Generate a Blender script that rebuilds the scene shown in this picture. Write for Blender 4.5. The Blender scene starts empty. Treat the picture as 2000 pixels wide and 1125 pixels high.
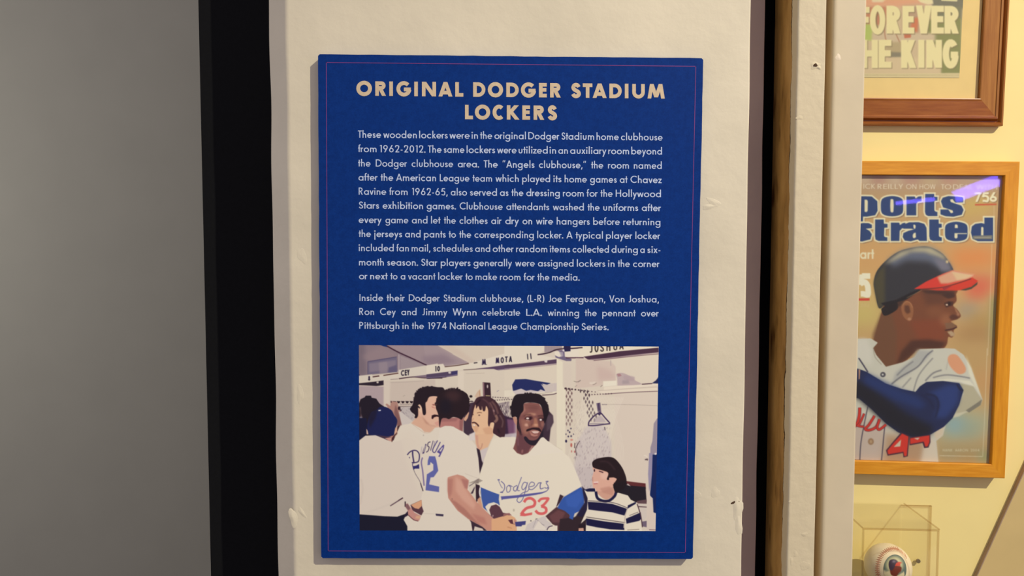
import bpy, math, random
import numpy as np
from mathutils import Vector, Matrix, Euler

# ------------------------------------------------------------------ camera, world, lights, exposure
D = bpy.data
SC = bpy.context.scene
COL = SC.collection
rnd = random.Random(7)
R = math.radians

F = 26.0 / 36.0 * 2000.0            # focal length in pixels of a 2000 px wide frame
CAM = Vector((0.0, -0.894, 1.5))
CE = Euler((R(90 - 3.03), 0, R(-0.66)), 'XYZ')
CM = CE.to_matrix()
cam = D.cameras.new('camera'); cam.lens = 26; cam.sensor_width = 36
cam.clip_start = 0.01
co = D.objects.new('camera', cam); co.location = CAM; co.rotation_euler = CE
COL.objects.link(co); SC.camera = co

SC.view_settings.view_transform = 'Standard'
SC.view_settings.look = 'None'
SC.view_settings.exposure = 0.0
SC.view_settings.gamma = 1.0
SC.view_settings.use_curve_mapping = False

try:
    SC.cycles.transparent_max_bounces = 32
except Exception:
    pass

wd = D.worlds.new('world'); SC.world = wd; wd.use_nodes = True
bg = wd.node_tree.nodes['Background']
bg.inputs[0].default_value = (0.94, 0.84, 0.93, 1); bg.inputs[1].default_value = 0.46


def lamp(name, kind, loc, target, energy, color, **kw):
    l = D.lights.new(name, kind); l.energy = energy; l.color = color
    for k, v in kw.items(): setattr(l, k, v)
    o = D.objects.new(name, l); o.location = loc
    o.rotation_euler = (Vector(target) - Vector(loc)).to_track_quat('-Z', 'Y').to_euler()
    COL.objects.link(o); return o


# warm gallery spotlight high on the right, aimed at the alcove beside the sign
lamp('gallery_spotlight', 'SPOT', (2.64, -2.5, 4.13), (0.50, 0.1, 1.30), 690, (1.0, 0.905, 0.70),
     shadow_soft_size=0.020, spot_size=R(46), spot_blend=1.0)
# dim cool room light to the left
lamp('room_lamp', 'AREA', (-1.95, 0.2, 1.75), (-1.45, 0.9, 1.45), 4.6, (1.0, 0.96, 0.88), size=0.35)

# ------------------------------------------------------------------ helpers


def s2l(c):
    c = np.asarray(c, dtype=np.float64) / 255.0
    return np.where(c <= 0.04045, c / 12.92, ((c + 0.055) / 1.055) ** 2.4)


def unp(px, py, P0, N):
    d = CM @ Vector(((px - 1000) / F, -(py - 562.5) / F, -1.0))
    t = (Vector(P0) - CAM).dot(Vector(N)) / d.dot(Vector(N))
    return CAM + d * t


CMI = np.array(CM.inverted())


def proj(P):
    q = (np.asarray(P) - np.array(CAM)) @ CMI.T
    return 1000 + F * q[:, 0] / -q[:, 2], 562.5 - F * q[:, 1] / -q[:, 2]


def link(name, verts, faces, mat, parent=None, smooth=False):
    me = D.meshes.new(name); me.from_pydata([tuple(v) for v in verts], [], faces); me.update()
    if mat: me.materials.append(mat)
    if smooth: me.polygons.foreach_set('use_smooth', [True] * len(me.polygons))
    o = D.objects.new(name, me); COL.objects.link(o)
    if parent: o.parent = parent
    return o


def tag(o, label=None, cat=None, kind=None, group=None):
    if label: o['label'] = label
    if cat: o['category'] = cat
    if kind: o['kind'] = kind
    if group: o['group'] = group
    return o


def empty(name, loc=(0, 0, 0)):
    o = D.objects.new(name, None); o.location = loc; COL.objects.link(o); return o


def keep(child, parent):
    """parent without moving a child whose vertices are in world space"""
    child.parent = parent
    child.matrix_parent_inverse = Matrix.Translation(parent.location).inverted() if parent.type == 'EMPTY' else Matrix()
    return child


class G:                                   # node graph shorthand
    def __init__(s, name, rough=0.6, spec=0.3):
        s.m = D.materials.new(name); s.m.use_nodes = True
        s.t = s.m.node_tree; s.b = s.t.nodes['Principled BSDF']
        s.b.inputs['Roughness'].default_value = rough
        s.b.inputs['Specular IOR Level'].default_value = spec

    def n(s, typ, **kw):
        x = s.t.nodes.new(typ)
        for k, v in kw.items():
            if k in x.inputs: x.inputs[k].default_value = v
            else: setattr(x, k, v)
        return x

    def l(s, a, b): s.t.links.new(a, b)

    def coord(s, scale=(1, 1, 1)):
        tc = s.n('ShaderNodeNewGeometry'); mp = s.n('ShaderNodeMapping')
        mp.inputs['Scale'].default_value = scale
        s.l(tc.outputs['Position'], mp.inputs['Vector']); return mp.outputs[0]

    def noise(s, vec, scale, detail=3, rough=0.5):
        x = s.n('ShaderNodeTexNoise'); x.inputs['Scale'].default_value = scale
        x.inputs['Detail'].default_value = detail; x.inputs['Roughness'].default_value = rough
        s.l(vec, x.inputs['Vector']); return x.outputs[0]

    def ramp(s, fac, stops):
        x = s.n('ShaderNodeValToRGB'); e = x.color_ramp.elements
        while len(e) < len(stops): e.new(0.5)
        for q, (p, c) in zip(e, stops):
            q.position = p; q.color = tuple(s2l(c)) + (1,) if max(c) > 1.001 else (c[0], c[1], c[2], 1)
        s.l(fac, x.inputs[0]); return x.outputs[0]

    def bump(s, h, strength, dist):
        x = s.n('ShaderNodeBump'); x.inputs['Strength'].default_value = strength
        x.inputs['Distance'].default_value = dist
        s.l(h, x.inputs['Height']); s.l(x.outputs[0], s.b.inputs['Normal'])


def m_plain(name, c, rough=0.6, spec=0.3, var=0.04, sc=40, metal=0):
    g = G(name, rough, spec); c = np.array(c, float)
    nz = g.noise(g.coord(), sc)
    g.l(g.ramp(nz, [(0.3, tuple(c * (1 - var))), (0.7, tuple(np.minimum(c * (1 + var), 255)))]), g.b.inputs['Base Color'])
    g.b.inputs['Metallic'].default_value = metal
    return g.m


def m_paint(name, c, bs=0.5, rough=0.55, tint=0.025):
    g = G(name, rough, 0.35); c = np.array(c, float); v = g.coord()
    a = g.noise(v, 9, 4)
    g.l(g.ramp(a, [(0.3, tuple(c * (1 - tint))), (0.7, tuple(np.minimum(c * (1 + tint), 255)))]), g.b.inputs['Base Color'])
    big = g.noise(v, 38, 5, 0.55)
    g.bump(big, bs, 0.0022)
    return g.m


def m_wood(name, c1, c2, scale=(60, 60, 3), rough=0.45, bs=0.15):
    g = G(name, rough, 0.4); v = g.coord(scale)
    nz = g.noise(v, 3.0, 6, 0.6)
    g.l(g.ramp(nz, [(0.3, c1), (0.72, c2)]), g.b.inputs['Base Color'])
    g.bump(nz, bs, 0.0006)
    return g.m


def m_vcol(name, rough=0.55, spec=0.3):
    g = G(name, rough, spec); a = g.n('ShaderNodeAttribute', attribute_name='ink')
    g.l(a.outputs['Color'], g.b.inputs['Base Color']); return g.m


def m_glass(name, tint, base=0.012, edge=0.8, rough=0.02):
    """thin clear sheet: see-through with a facing-dependent mirror part, the same from both sides"""
    m = D.materials.new(name); m.use_nodes = True; t = m.node_tree; t.nodes.clear()
    o = t.nodes.new('ShaderNodeOutputMaterial'); mx = t.nodes.new('ShaderNodeMixShader')
    tr = t.nodes.new('ShaderNodeBsdfTransparent'); tr.inputs[0].default_value = tuple(tint) + (1,)
    gl = t.nodes.new('ShaderNodeBsdfGlossy'); gl.inputs['Roughness'].default_value = rough
    fr = t.nodes.new('ShaderNodeLayerWeight'); fr.inputs['Blend'].default_value = 0.5
    pw = t.nodes.new('ShaderNodeMath'); pw.operation = 'POWER'; pw.inputs[1].default_value = 5.0
    ad = t.nodes.new('ShaderNodeMath'); ad.operation = 'MULTIPLY_ADD'; ad.inputs[1].default_value = edge; ad.inputs[2].default_value = base
    t.links.new(fr.outputs['Facing'], pw.inputs[0]); t.links.new(pw.outputs[0], ad.inputs[0]); t.links.new(ad.outputs[0], mx.inputs[0])
    t.links.new(tr.outputs[0], mx.inputs[1]); t.links.new(gl.outputs[0], mx.inputs[2])
    t.links.new(mx.outputs[0], o.inputs[0]); return m


class MB:
    def __init__(s): s.v = []; s.f = []

    def box(s, x0, x1, y0, y1, z0, z1, fr=None):
        b = len(s.v); p = [(x, y, z) for x in (x0, x1) for y in (y0, y1) for z in (z0, z1)]
        if fr: p = [fr(*q) for q in p]
        s.v += p
        s.f += [tuple(b + i for i in q) for q in ((0, 1, 3, 2), (4, 6, 7, 5), (0, 4, 5, 1), (2, 3, 7, 6), (0, 2, 6, 4), (1, 5, 7, 3))]
        return s

    def prism(s, pts, a, b, fr):           # polygon pts (u,v) extruded between depths a,b
        k = len(s.v); n = len(pts)
        s.v += [fr(u, v, a) for u, v in pts] + [fr(u, v, b) for u, v in pts]
        s.f += [tuple(range(k, k + n)), tuple(range(k + 2 * n - 1, k + n - 1, -1))]
        s.f += [(k + i, k + n + i, k + n + (i + 1) % n, k + (i + 1) % n) for i in range(n)]
        return s

    def tube(s, pts, r, n=6):
        pts = [Vector(p) for p in pts]; k = len(s.v)
        for i, p in enumerate(pts):
            d = (pts[min(i + 1, len(pts) - 1)] - pts[max(i - 1, 0)]).normalized()
            a = d.orthogonal().normalized(); b = d.cross(a)
            for j in range(n):
                t = 2 * math.pi * j / n
                s.v.append(tuple(p + a * math.cos(t) * r + b * math.sin(t) * r))
        for i in range(len(pts) - 1):
            for j in range(n):
                q = k + i * n; s.f.append((q + j, q + (j + 1) % n, q + n + (j + 1) % n, q + n + j))
        s.f += [tuple(range(k, k + n)), tuple(range(k + len(pts) * n - 1, k + len(pts) * n - n - 1, -1))]
        return s

    def build(s, name, mat, parent=None, smooth=False):
        return link(name, s.v, s.f, mat, parent, smooth)


# ------------------------------------------------------------------ lettering (geometric sans built from strokes)


def cr(P, n=7, closed=False):
    P = [np.array(p, float) for p in P]; N = len(P); out = []
    for i in range(N if closed else N - 1):
        if closed: a, b, c, d = P[i - 1], P[i], P[(i + 1) % N], P[(i + 2) % N]
        else: a, b, c, d = P[max(i - 1, 0)], P[i], P[i + 1], P[min(i + 2, N - 1)]
        for k in range(n):
            t = k / n
            out.append(0.5 * (2 * b + (c - a) * t + (2 * a - 5 * b + 4 * c - d) * t * t + (3 * b - a - 3 * c + d) * t ** 3))
    if not closed: out.append(P[-1])
    return out


def arc(cx, cy, rx, ry, a0, a1, n=0):
    n = n or max(3, int(abs(a1 - a0) / 14))
    return [(cx + rx * math.cos(R(a0 + (a1 - a0) * i / n)), cy + ry * math.sin(R(a0 + (a1 - a0) * i / n))) for i in range(n + 1)]


CW = dict(A=.74, C=.80, D=.76, E=.50, F=.48, G=.9, H=.66, I=.125, J=.34, K=.6, L=.42, M=.9, N=.72, O=.98, P=.5, R=.54,
          S=.5, T=.5, U=.62, V=.68, W=1.02, Y=.6)
CW.update({'0': .56, '1': .26, '2': .52, '3': .5, '4': .6, '5': .52, '6': .56, '7': .52, '8': .5, '9': .56})
LW = dict(a=.62, b=.62, c=.54, d=.62, e=.61, f=.32, g=.62, h=.47, i=.125, j=.16, k=.46, l=.125, m=.80, n=.47, o=.65, p=.62,
          r=.33, s=.38, t=.30, u=.47, v=.50, w=.78, x=.48, y=.52, z=.42)
LW.update({'.': .13, ',': .16, '-': .24, '(': .2, ')': .2, '\u201c': .36, '\u201d': .36})


def glyph(c, w, W=None):
    """returns [(kind, pts)], ink width; cap height 1"""
    h = w / 2; X = .62; A = 1.06; Dn = -.36
    if W is None: W = CW.get(c, LW.get(c, .5))
    o = []
    S = lambda *p: o.append(('S', list(p)))
    L = lambda p: o.append(('S', list(p)))

    def dg(x0, y0, x1, y1, k=1.0):        # diagonal bar cut level at both ends; x = centre line
        q = h * math.hypot(x1 - x0, y1 - y0) / abs(y1 - y0) * k
        o.append(('P', [(x0 - q, y0), (x0 + q, y0), (x1 + q, y1), (x1 - q, y1)]))
    hd = h * 1.08
    if c == 'A':
        dg(hd, 0, W / 2, 1); dg(W - hd, 0, W / 2, 1); S((W * .2, .27), (W * .8, .27))
    elif c == 'C': L(arc(W * .6, .5, W * .6 - h, .5 - h, 48, 312))
    elif c == 'D':
        S((h, 0), (h, 1)); q = min(.5, W * .62); L([(h, 1 - h)] + arc(W - q, .5, q - h, .5 - h, 90, -90) + [(h, h)])
    elif c in 'EF':
        S((h, 0), (h, 1)); S((h, 1 - h), (W, 1 - h)); S((h, .52), (W * .95, .52))
        if c == 'E': S((h, h), (W, h))
    elif c == 'G':
        L(arc(W * .52, .5, W * .52 - h, .5 - h, 42, 352)); S((W * .52, .5 - h * .3), (W, .5 - h * .3))
    elif c == 'H': S((h, 0), (h, 1)); S((W - h, 0), (W - h, 1)); S((h, .52), (W - h, .52))
    elif c == 'I': S((W / 2, 0), (W / 2, 1))
    elif c == 'J': L([(W - h, 1), (W - h, .25)] + arc(W * .45, .25, W * .55 - h, .25 - h, 0, -130))
    elif c == 'K': S((h, 0), (h, 1)); dg(h * 1.6, .46, W - h * 1.7, 1, 1.0); dg(W - h * 1.3, 0, w * .95, .60, 1.0)
    elif c == 'L': S((h, 0), (h, 1)); S((h, h), (W, h))
    elif c == 'M': dg(h, 0, W * .14 + h, 1); dg(W - h, 0, W * .86 - h, 1); dg(W / 2, 0.08, W * .14 + h, 1); dg(W / 2, 0.08, W * .86 - h, 1)
    elif c == 'N': S((h, 0), (h, 1)); S((W - h, 0), (W - h, 1)); dg(W - h * 1.1, 0, h * 1.1, 1)
    elif c in 'O0': L(arc(W / 2, .5, W / 2 - h, .5 - h, 90, 451, 24))
    elif c in 'PR':
        S((h, 0), (h, 1)); q = .29; L([(h, 1 - h)] + arc(W * (.92 if c == 'R' else 1) - q, 1 - q, q - h, q - h, 90, -90) + [(h, 1 - 2 * q + h)])
        if c == 'R': dg(W - h * 1.35, 0, W * .42, 1 - 2 * q + w * .5)
    elif c in 'Ss':
        Hh = 1 if c == 'S' else X
        P = [(.97, .80), (.80, .94), (.52, 1), (.2, .93), (.07, .75), (.22, .59), (.55, .49), (.88, .37), (1, .2), (.82, .05), (.5, 0), (.2, .05), (0, .2)]
        L(cr([(h + p * (W - w), h + q * (Hh - w)) for p, q in P], 3))
    elif c == 'T': S((W / 2, 0), (W / 2, 1)); S((0, 1 - h), (W, 1 - h))
    elif c == 'U': q = W / 2 - h; L([(h, 1), (h, q + h)] + arc(W / 2, q + h, q, q, 180, 360) + [(W - h, 1)])
    elif c == 'V': dg(W / 2, 0, hd, 1); dg(W / 2, 0, W - hd, 1)
    elif c == 'W': dg(W * .27, 0, hd, 1); dg(W * .27, 0, W / 2, 1); dg(W * .73, 0, W / 2, 1); dg(W * .73, 0, W - hd, 1)
    elif c == 'Y': dg(W / 2, .4, hd, 1); dg(W / 2, .4, W - hd, 1); S((W / 2, 0), (W / 2, .46))
    elif c == '1': S((W - h, 0), (W - h, 1)); dg(h * .8, .86, W - h * 1.4, 1, .8)
    elif c == '2': L(cr([(h, .70), (W * .2, .92), (W * .5, 1 - h), (W * .84, .88), (W - h * 1.2, .70), (W * .72, .46)], 4) + [(w * .9, h * 1.1)]); S((w * .35, h), (W, h))
    elif c == '3': L(cr([(h, .8), (W * .25, .95), (W * .55, 1 - h), (W - h * 1.4, .8), (W * .7, .58), (W * .42, .54)], 4)); L(cr([(W * .42, .54), (W * .8, .47), (W - h, .28), (W * .75, .07), (W * .45, h), (W * .15, .07), (h, .24)], 4))
    elif c == '4': S((W * .76, 0), (W * .76, 1)); S((0.0, .24 + h), (W, .24 + h)); dg(h * 1.2, .24 + h, W * .76 - h * .3, 1)
    elif c == '5': S((W * .28, 1 - h), (W * .95, 1 - h)); dg(W * .16, .5, W * .3, 1 - w * .2); L(cr([(W * .14, .55), (W * .5, .62), (W - h * 1.3, .50), (W - h, .30), (W * .75, .08), (W * .4, h), (h * .8, .12)], 4))
    elif c == '6': L(arc(W / 2, .31, W / 2 - h, .31 - h, 0, 361)); dg(h * 1.45, .40, W * .66, 1)
    elif c == '9': L(arc(W / 2, .69, W / 2 - h, .31 - h, 0, 361)); dg(W * .34, 0, W - h * 1.45, .60)
    elif c == '7': S((0, 1 - h), (W, 1 - h)); dg(W * .28, 0, W - hd, 1)
    elif c == '8': L(arc(W / 2, .74, W / 2 - w * .7, .26 - h, 90, 451)); L(arc(W / 2, .27, W / 2 - h, .27 - h, 90, 451))
    # lower case
    elif c in 'abdpgq':
        L(arc(W / 2, X / 2, W / 2 - h, X / 2 - h + .012, 0, 361, 18))
        if c == 'a': S((W - h, 0), (W - h, X))
        if c == 'b': S((h, 0), (h, A))
        if c == 'd': S((W - h, 0), (W - h, A))
        if c == 'p': S((h, Dn), (h, X))
        if c == 'g': L([(W - h, X), (W - h, -.10)] + arc(W * .5, -.10, W * .5 - h, -Dn - .10 - h, 0, -165))
    elif c == 'o': L(arc(W / 2, X / 2, W / 2 - h, X / 2 - h + .015, 90, 451, 18))
    elif c == 'c': L(arc(W * .57, X / 2, W * .57 - h, X / 2 - h + .01, 45, 315))
    elif c == 'e': L([(w, X / 2)] + arc(W / 2, X / 2, W / 2 - h, X / 2 - h + .01, 0, 318))
    elif c == 'f': L([(W * .42, 0), (W * .42, A - .18)] + arc(W * .42 + .14, A - .18, .14, .18 - h, 180, 75)); S((0, X - h), (W * .85, X - h))
    elif c == 'h': S((h, 0), (h, A)); q = W / 2 - h; L([(h, X * .5)] + arc(W / 2, X - h - q, q, q, 180, 0) + [(W - h, 0)])
    elif c == 'n': S((h, 0), (h, X)); q = W / 2 - h; L([(h, X * .5)] + arc(W / 2, X - h - q, q, q, 180, 0) + [(W - h, 0)])
    elif c == 'm':
        S((h, 0), (h, X)); q = (W - w) / 4
        for k in (0, 1): L([(h + 2 * q * k, X * .55)] + arc(h + q + 2 * q * k, X - h - q, q, q, 180, 0) + [(h + 2 * q * (k + 1), 0)])
    elif c == 'r': S((h, 0), (h, X)); L([(h, X * .5)] + arc(W * .72, X * .62, W * .72 - h, X * .38 - h, 180, 70))
    elif c == 'u': q = W / 2 - h; L([(h, X)] + [(h, q + h)] + arc(W / 2, q + h, q, q, 180, 360) + [(W - h, X)])
    elif c == 'i': S((W / 2, 0), (W / 2, X)); L(arc(W / 2, .86, w * .3, w * .3, 0, 361, 8))
    elif c == 'j': S((W * .6, Dn), (W * .6, X)); L(arc(W * .6, .86, w * .3, w * .3, 0, 361, 8))
    elif c == 'k': S((h, 0), (h, A)); dg(h * 1.8, .28, W - h * 2, X); dg(W - hd, 0, w * 1.2, .38)
    elif c == 'l': S((W / 2, 0), (W / 2, A))
    elif c == 't': S((W / 2, 0), (W / 2, .92)); S((0, X - h), (W, X - h))
    elif c == 'v': dg(W / 2, 0, hd, X); dg(W / 2, 0, W - hd, X)
    elif c == 'w': dg(W * .27, 0, hd, X); dg(W * .27, 0, W / 2, X); dg(W * .73, 0, W / 2, X); dg(W * .73, 0, W - hd, X)
    elif c == 'x': dg(hd, 0, W - hd * 1.2, X); dg(W - hd, 0, hd * 1.2, X)
    elif c == 'y': dg(W * .22, Dn, W - hd, X); dg(W / 2, 0.02, hd, X)
    elif c == 'z': S((0, X - h), (W, X - h)); S((0, h), (W, h)); dg(hd, h, W - hd, X - h)
    elif c == '.': L(arc(W / 2, w * .55, w * .3, w * .3, 0, 361, 8))
    elif c == ',': dg(W * .25, -.17, W * .72, .13)
    elif c == '-': S((0, .32), (W, .32))
    elif c == '(': L(arc(.42, .42, .42 - h, .68, 125, 235))
    elif c == ')': L(arc(W - .42, .42, .42 - h, .68, 55, -55))
    elif c in '\u201c\u201d': dg(W * .10, .76, W * .24, 1.04, .75); dg(W * .66, .76, W * .80, 1.04, .75)
    return o, W


def strip(P, w):
    """mitred quads along a polyline"""
    P = [np.array(p, float) for p in P]
    P = [P[0]] + [P[i] for i in range(1, len(P)) if np.hypot(*(P[i] - P[i - 1])) > w * .02]; n = len(P); out = []
    if n < 2: return out
    closed = np.hypot(*(P[0] - P[-1])) < w * .3 and n > 6
    if closed: P = P[:-1]; n -= 1
    Lf, Rt = [], []
    for i in range(n):
        a = P[i - 1] if (i > 0 or closed) else None; b = P[(i + 1) % n] if (i < n - 1 or closed) else None
        d1 = (P[i] - a) / max(np.hypot(*(P[i] - a)), 1e-9) if a is not None else None
        d2 = (b - P[i]) / max(np.hypot(*(b - P[i])), 1e-9) if b is not None else None
        if d1 is None: d1 = d2
        if d2 is None: d2 = d1
        t = d1 + d2; t /= max(np.hypot(*t), 1e-6); nn = np.array((-t[1], t[0]))
        k = w / 2 / max(0.35, abs(nn @ np.array((-d1[1], d1[0]))))
        Lf.append(P[i] + nn * k); Rt.append(P[i] - nn * k)
    for i in range(n if closed else n - 1):
        j = (i + 1) % n; out.append([Lf[i], Rt[i], Rt[j], Lf[j]])
    return out


def word_polys(txt, w, side=None):
    """polygons of a word in cap units, starting at ink x=0; returns polys, ink width"""
    x = 0; out = []; first = True
    sb = lambda c: .04 if c in 'oceOCGDSsQ' else (.012 if c in 'vwyVWYAxTtfzrk' else .085)
    for ch in txt:
        g, W = glyph(ch, w)
        l = sb(ch); r = .0 if ch in 'rtfFTLVWY' else sb(ch)
        if ch in 'adg': l, r = .04, .085
        if ch in 'bp': l, r = .085, .04
        if ch in 'KRk': l = .085
        if ch in 'EL': r = .03
        if ch in ',.': l = r = .05
        if first: l = 0; first = False
        x += l
        for kd, p in g:
            if kd == 'P': out.append([(a + x, b) for a, b in p])
            else: out += [[(a + x, b) for a, b in q] for q in strip(p, w)]
        x += W + r; last = r
    return out, x - last


# ------------------------------------------------------------------ painter for flat prints (ink stored per vertex)
class Canvas:
    def __init__(s, x0, y0, x1, y1, ss, base):
        s.x0, s.y0, s.ss = x0, y0, ss
        s.W = int((x1 - x0) * ss); s.H = int((y1 - y0) * ss)
        s.a = np.empty((s.H, s.W, 3), np.float32); s.a[:] = base
        s.T = (0, 0, 1.0)

    def at(s, ox, oy, sc): s.T = (ox, oy, sc); return s

    def _p(s, pts):
        ox, oy, k = s.T
        return [((ox + p[0] / k - s.x0) * s.ss, (oy + p[1] / k - s.y0) * s.ss) for p in pts]

    def mask(s, P, pad=2):
        xs = [p[0] for p in P]; ys = [p[1] for p in P]
        bx0 = max(0, int(min(xs)) - pad); bx1 = min(s.W, int(max(xs)) + pad + 2)
        by0 = max(0, int(min(ys)) - pad); by1 = min(s.H, int(max(ys)) + pad + 2)
        if bx1 <= bx0 or by1 <= by0: return None
        w, h = bx1 - bx0, by1 - by0; Q = 2
        cnt = np.zeros((h * Q, w + 1), np.float32); n = len(P)
        for i in range(n):
            (xa, ya), (xb, yb) = P[i], P[(i + 1) % n]
            if ya == yb: continue
            sg = 1 if yb > ya else -1
            if sg < 0: xa, ya, xb, yb = xb, yb, xa, ya
            r0 = max(0, math.ceil((ya - by0) * Q - .5)); r1 = min(h * Q - 1, math.ceil((yb - by0) * Q - .5) - 1)
            if r1 < r0: continue
            rr = np.arange(r0, r1 + 1); yy = (rr + .5) / Q + by0
            xx = np.clip(xa + (xb - xa) * (yy - ya) / (yb - ya) - bx0, 0, w - 1e-3)
            ix = xx.astype(int); fx = xx - ix
            np.add.at(cnt, (rr, ix), sg * (1 - fx)); np.add.at(cnt, (rr, ix + 1), sg * fx)
        m = np.abs(np.cumsum(cnt, 1)[:, :w]); m = np.clip(m, 0, 1)
        return m.reshape(h, Q, w).mean(1), bx0, by0

    def _put(s, polys, col, alpha, blur):
        # union of polygons, then blurred
        pad = int(blur * 2.2) + 3
        al = [p for P in polys for p in P]
        xs = [p[0] for p in al]; ys = [p[1] for p in al]
        bx0 = max(0, int(min(xs)) - pad); bx1 = min(s.W, int(max(xs)) + pad + 2)
        by0 = max(0, int(min(ys)) - pad); by1 = min(s.H, int(max(ys)) + pad + 2)
        if bx1 <= bx0 or by1 <= by0: return
        M = np.zeros((by1 - by0, bx1 - bx0), np.float32)
        for P in polys:
            r = s.mask(P)
            if r is None: continue
            m, x, y = r
            hh = min(m.shape[0], by1 - y); ww = min(m.shape[1], bx1 - x)
            oy, ox = y - by0, x - bx0
            sy, sx = max(0, -oy), max(0, -ox)
            sub = M[oy + sy:oy + hh, ox + sx:ox + ww]; sub += m[sy:hh, sx:ww]; np.clip(sub, 0, 1, out=sub)
        if blur > 0: M = s.bl(M, blur)
        M *= alpha
        t = s.a[by0:by1, bx0:bx1]
        t += (np.array(col, np.float32) - t) * M[..., None]

    @staticmethod
    def bl(M, r):
        r = max(1, int(r)); 
        for ax in (0, 1):
            for _ in (0, 1):
                pw = [(0, 0)] * M.ndim; pw[ax] = (r + 1, r); c = np.cumsum(np.pad(M, pw, mode='edge'), axis=ax, dtype=np.float64)
                n = M.shape[ax]
                a = [slice(None)] * M.ndim; b = [slice(None)] * M.ndim
                a[ax] = slice(2 * r + 1, 2 * r + 1 + n); b[ax] = slice(0, n)
                M = ((c[tuple(a)] - c[tuple(b)]) / (2 * r + 1)).astype(np.float32)
        return M

    def poly(s, pts, col, blur=0, alpha=1.0, sm=False):
        P = s._p(pts)
        if sm: P = [tuple(q) for q in cr(P, 5, True)]
        s._put([P], col, alpha, blur * s.ss); return s

    def ell(s, cx, cy, rx, ry, col, blur=0, alpha=1.0, rot=0):
        c, q = math.cos(R(rot)), math.sin(R(rot))
        P = [(cx + rx * math.cos(t) * c - ry * math.sin(t) * q, cy + rx * math.cos(t) * q + ry * math.sin(t) * c) for t in np.linspace(0, 6.283, 25)[:-1]]
        return s.poly(P, col, blur, alpha)

    def line(s, pts, w, col, blur=0, alpha=1.0, sm=True):      # w in px of the photograph
        P = s._p(pts)
        if sm and len(P) > 2: P = [tuple(q) for q in cr(P, 5)]
        s._put([[tuple(q) for q in Q] for Q in strip(P, w * s.ss)], col, alpha, blur * s.ss); return s

    def text(s, ch, x0, x1, ytop, ybot, w, col, slope=0, shear=0, blur=0, alpha=1, natural=False):
        """one string in the box x0..x1, ytop..ybot (crop units)"""
        H = ybot - ytop
        if len(ch) == 1: W = (x1 - x0) / H; g, _ = glyph(ch, w, W); polys = []
        else: polys, W = word_polys(ch, w); g = []
        for kd, p in g: polys += [p] if kd == 'P' else strip(p, w)
        k = (x1 - x0) / W
        out = []
        for p in polys:
            out.append(s._p([(x0 + a * k + shear * b * H, ybot - b * H + slope * (a * k)) for a, b in p]))
        s._put(out, col, alpha, blur * s.ss); return s

    def sample(s, px, py, light):
        im = s.a
        k = max(1, int(round(s.ss / 2)) - 0)
        im = s.bl(im, 1) if s.ss >= 2 else im
        x = np.clip((px - s.x0) * s.ss - .5, 0, s.W - 1.001); y = np.clip((py - s.y0) * s.ss - .5, 0, s.H - 1.001)
        ix, iy = x.astype(int), y.astype(int); fx, fy = (x - ix)[:, None], (y - iy)[:, None]
        c = (im[iy, ix] * (1 - fx) + im[iy, ix + 1] * fx) * (1 - fy) + (im[iy + 1, ix] * (1 - fx) + im[iy + 1, ix + 1] * fx) * fy
        lin = s2l(np.clip(c, 0, 255)) / np.array(light)
        return np.clip(lin, 0.0, 0.97)


def print_grid(name, cv, corner, U, V, nu, nv, light, mat, parent=None):
    """flat print: a fine grid spanned from corner by U and V, inked from the canvas"""
    u = np.linspace(0, 1, nu); v = np.linspace(0, 1, nv)
    uu, vv = np.meshgrid(u, v)
    P = np.array(corner)[None] + uu.reshape(-1, 1) * np.array(U)[None] + vv.reshape(-1, 1) * np.array(V)[None]
    px, py = proj(P)
    c = cv.sample(px, py, light)
    i = (np.arange(nv - 1)[:, None] * nu + np.arange(nu - 1)[None]).reshape(-1)
    f = np.stack([i, i + 1, i + nu + 1, i + nu], 1).astype(np.int32)
    me = D.meshes.new(name)
    me.vertices.add(len(P)); me.vertices.foreach_set('co', P.astype(np.float32).ravel())
    me.loops.add(f.size); me.loops.foreach_set('vertex_index', f.ravel())
    me.polygons.add(len(f)); me.polygons.foreach_set('loop_start', np.arange(0, f.size, 4, dtype=np.int32))
    me.update(calc_edges=True)
    at = me.color_attributes.new('ink', 'FLOAT_COLOR', 'POINT')
    at.data.foreach_set('color', np.concatenate([c, np.ones((len(c), 1))], 1).astype(np.float32).ravel())
    me.materials.append(mat)
    o = D.objects.new(name, me); COL.objects.link(o)
    if parent: keep(o, parent)
    return o


# ------------------------------------------------------------------ the setting
POST = (214, 204, 186); LSIGN = (0.80, 0.74, 0.69)
M_post = m_paint('cream_wall_paint', (230, 222, 197), 0.36)
M_grey = m_paint('grey_wall_paint', (164, 163, 150), 0.04, 0.7, 0.01)
M_black = m_plain('black_paint_and_gap_shade', (17, 18, 21), 0.85, 0.15, 0.08, 300)
M_alcove = m_paint('yellow_cream_wall_paint', (253, 235, 160), 0.10, 0.6, 0.01)
M_recess = m_paint('shaded_cream_paint', (160, 142, 142), 0.5)
M_floor = m_plain('dark_floor_carpet', (70, 66, 64), 0.95, 0.1, 0.15, 90)


def XY(px, Y, py=486):                       # point of the vertical plane y = Y seen at a pixel
    return unp(px, py, (0, Y, 0), (0, -1, 0)).x


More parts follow.
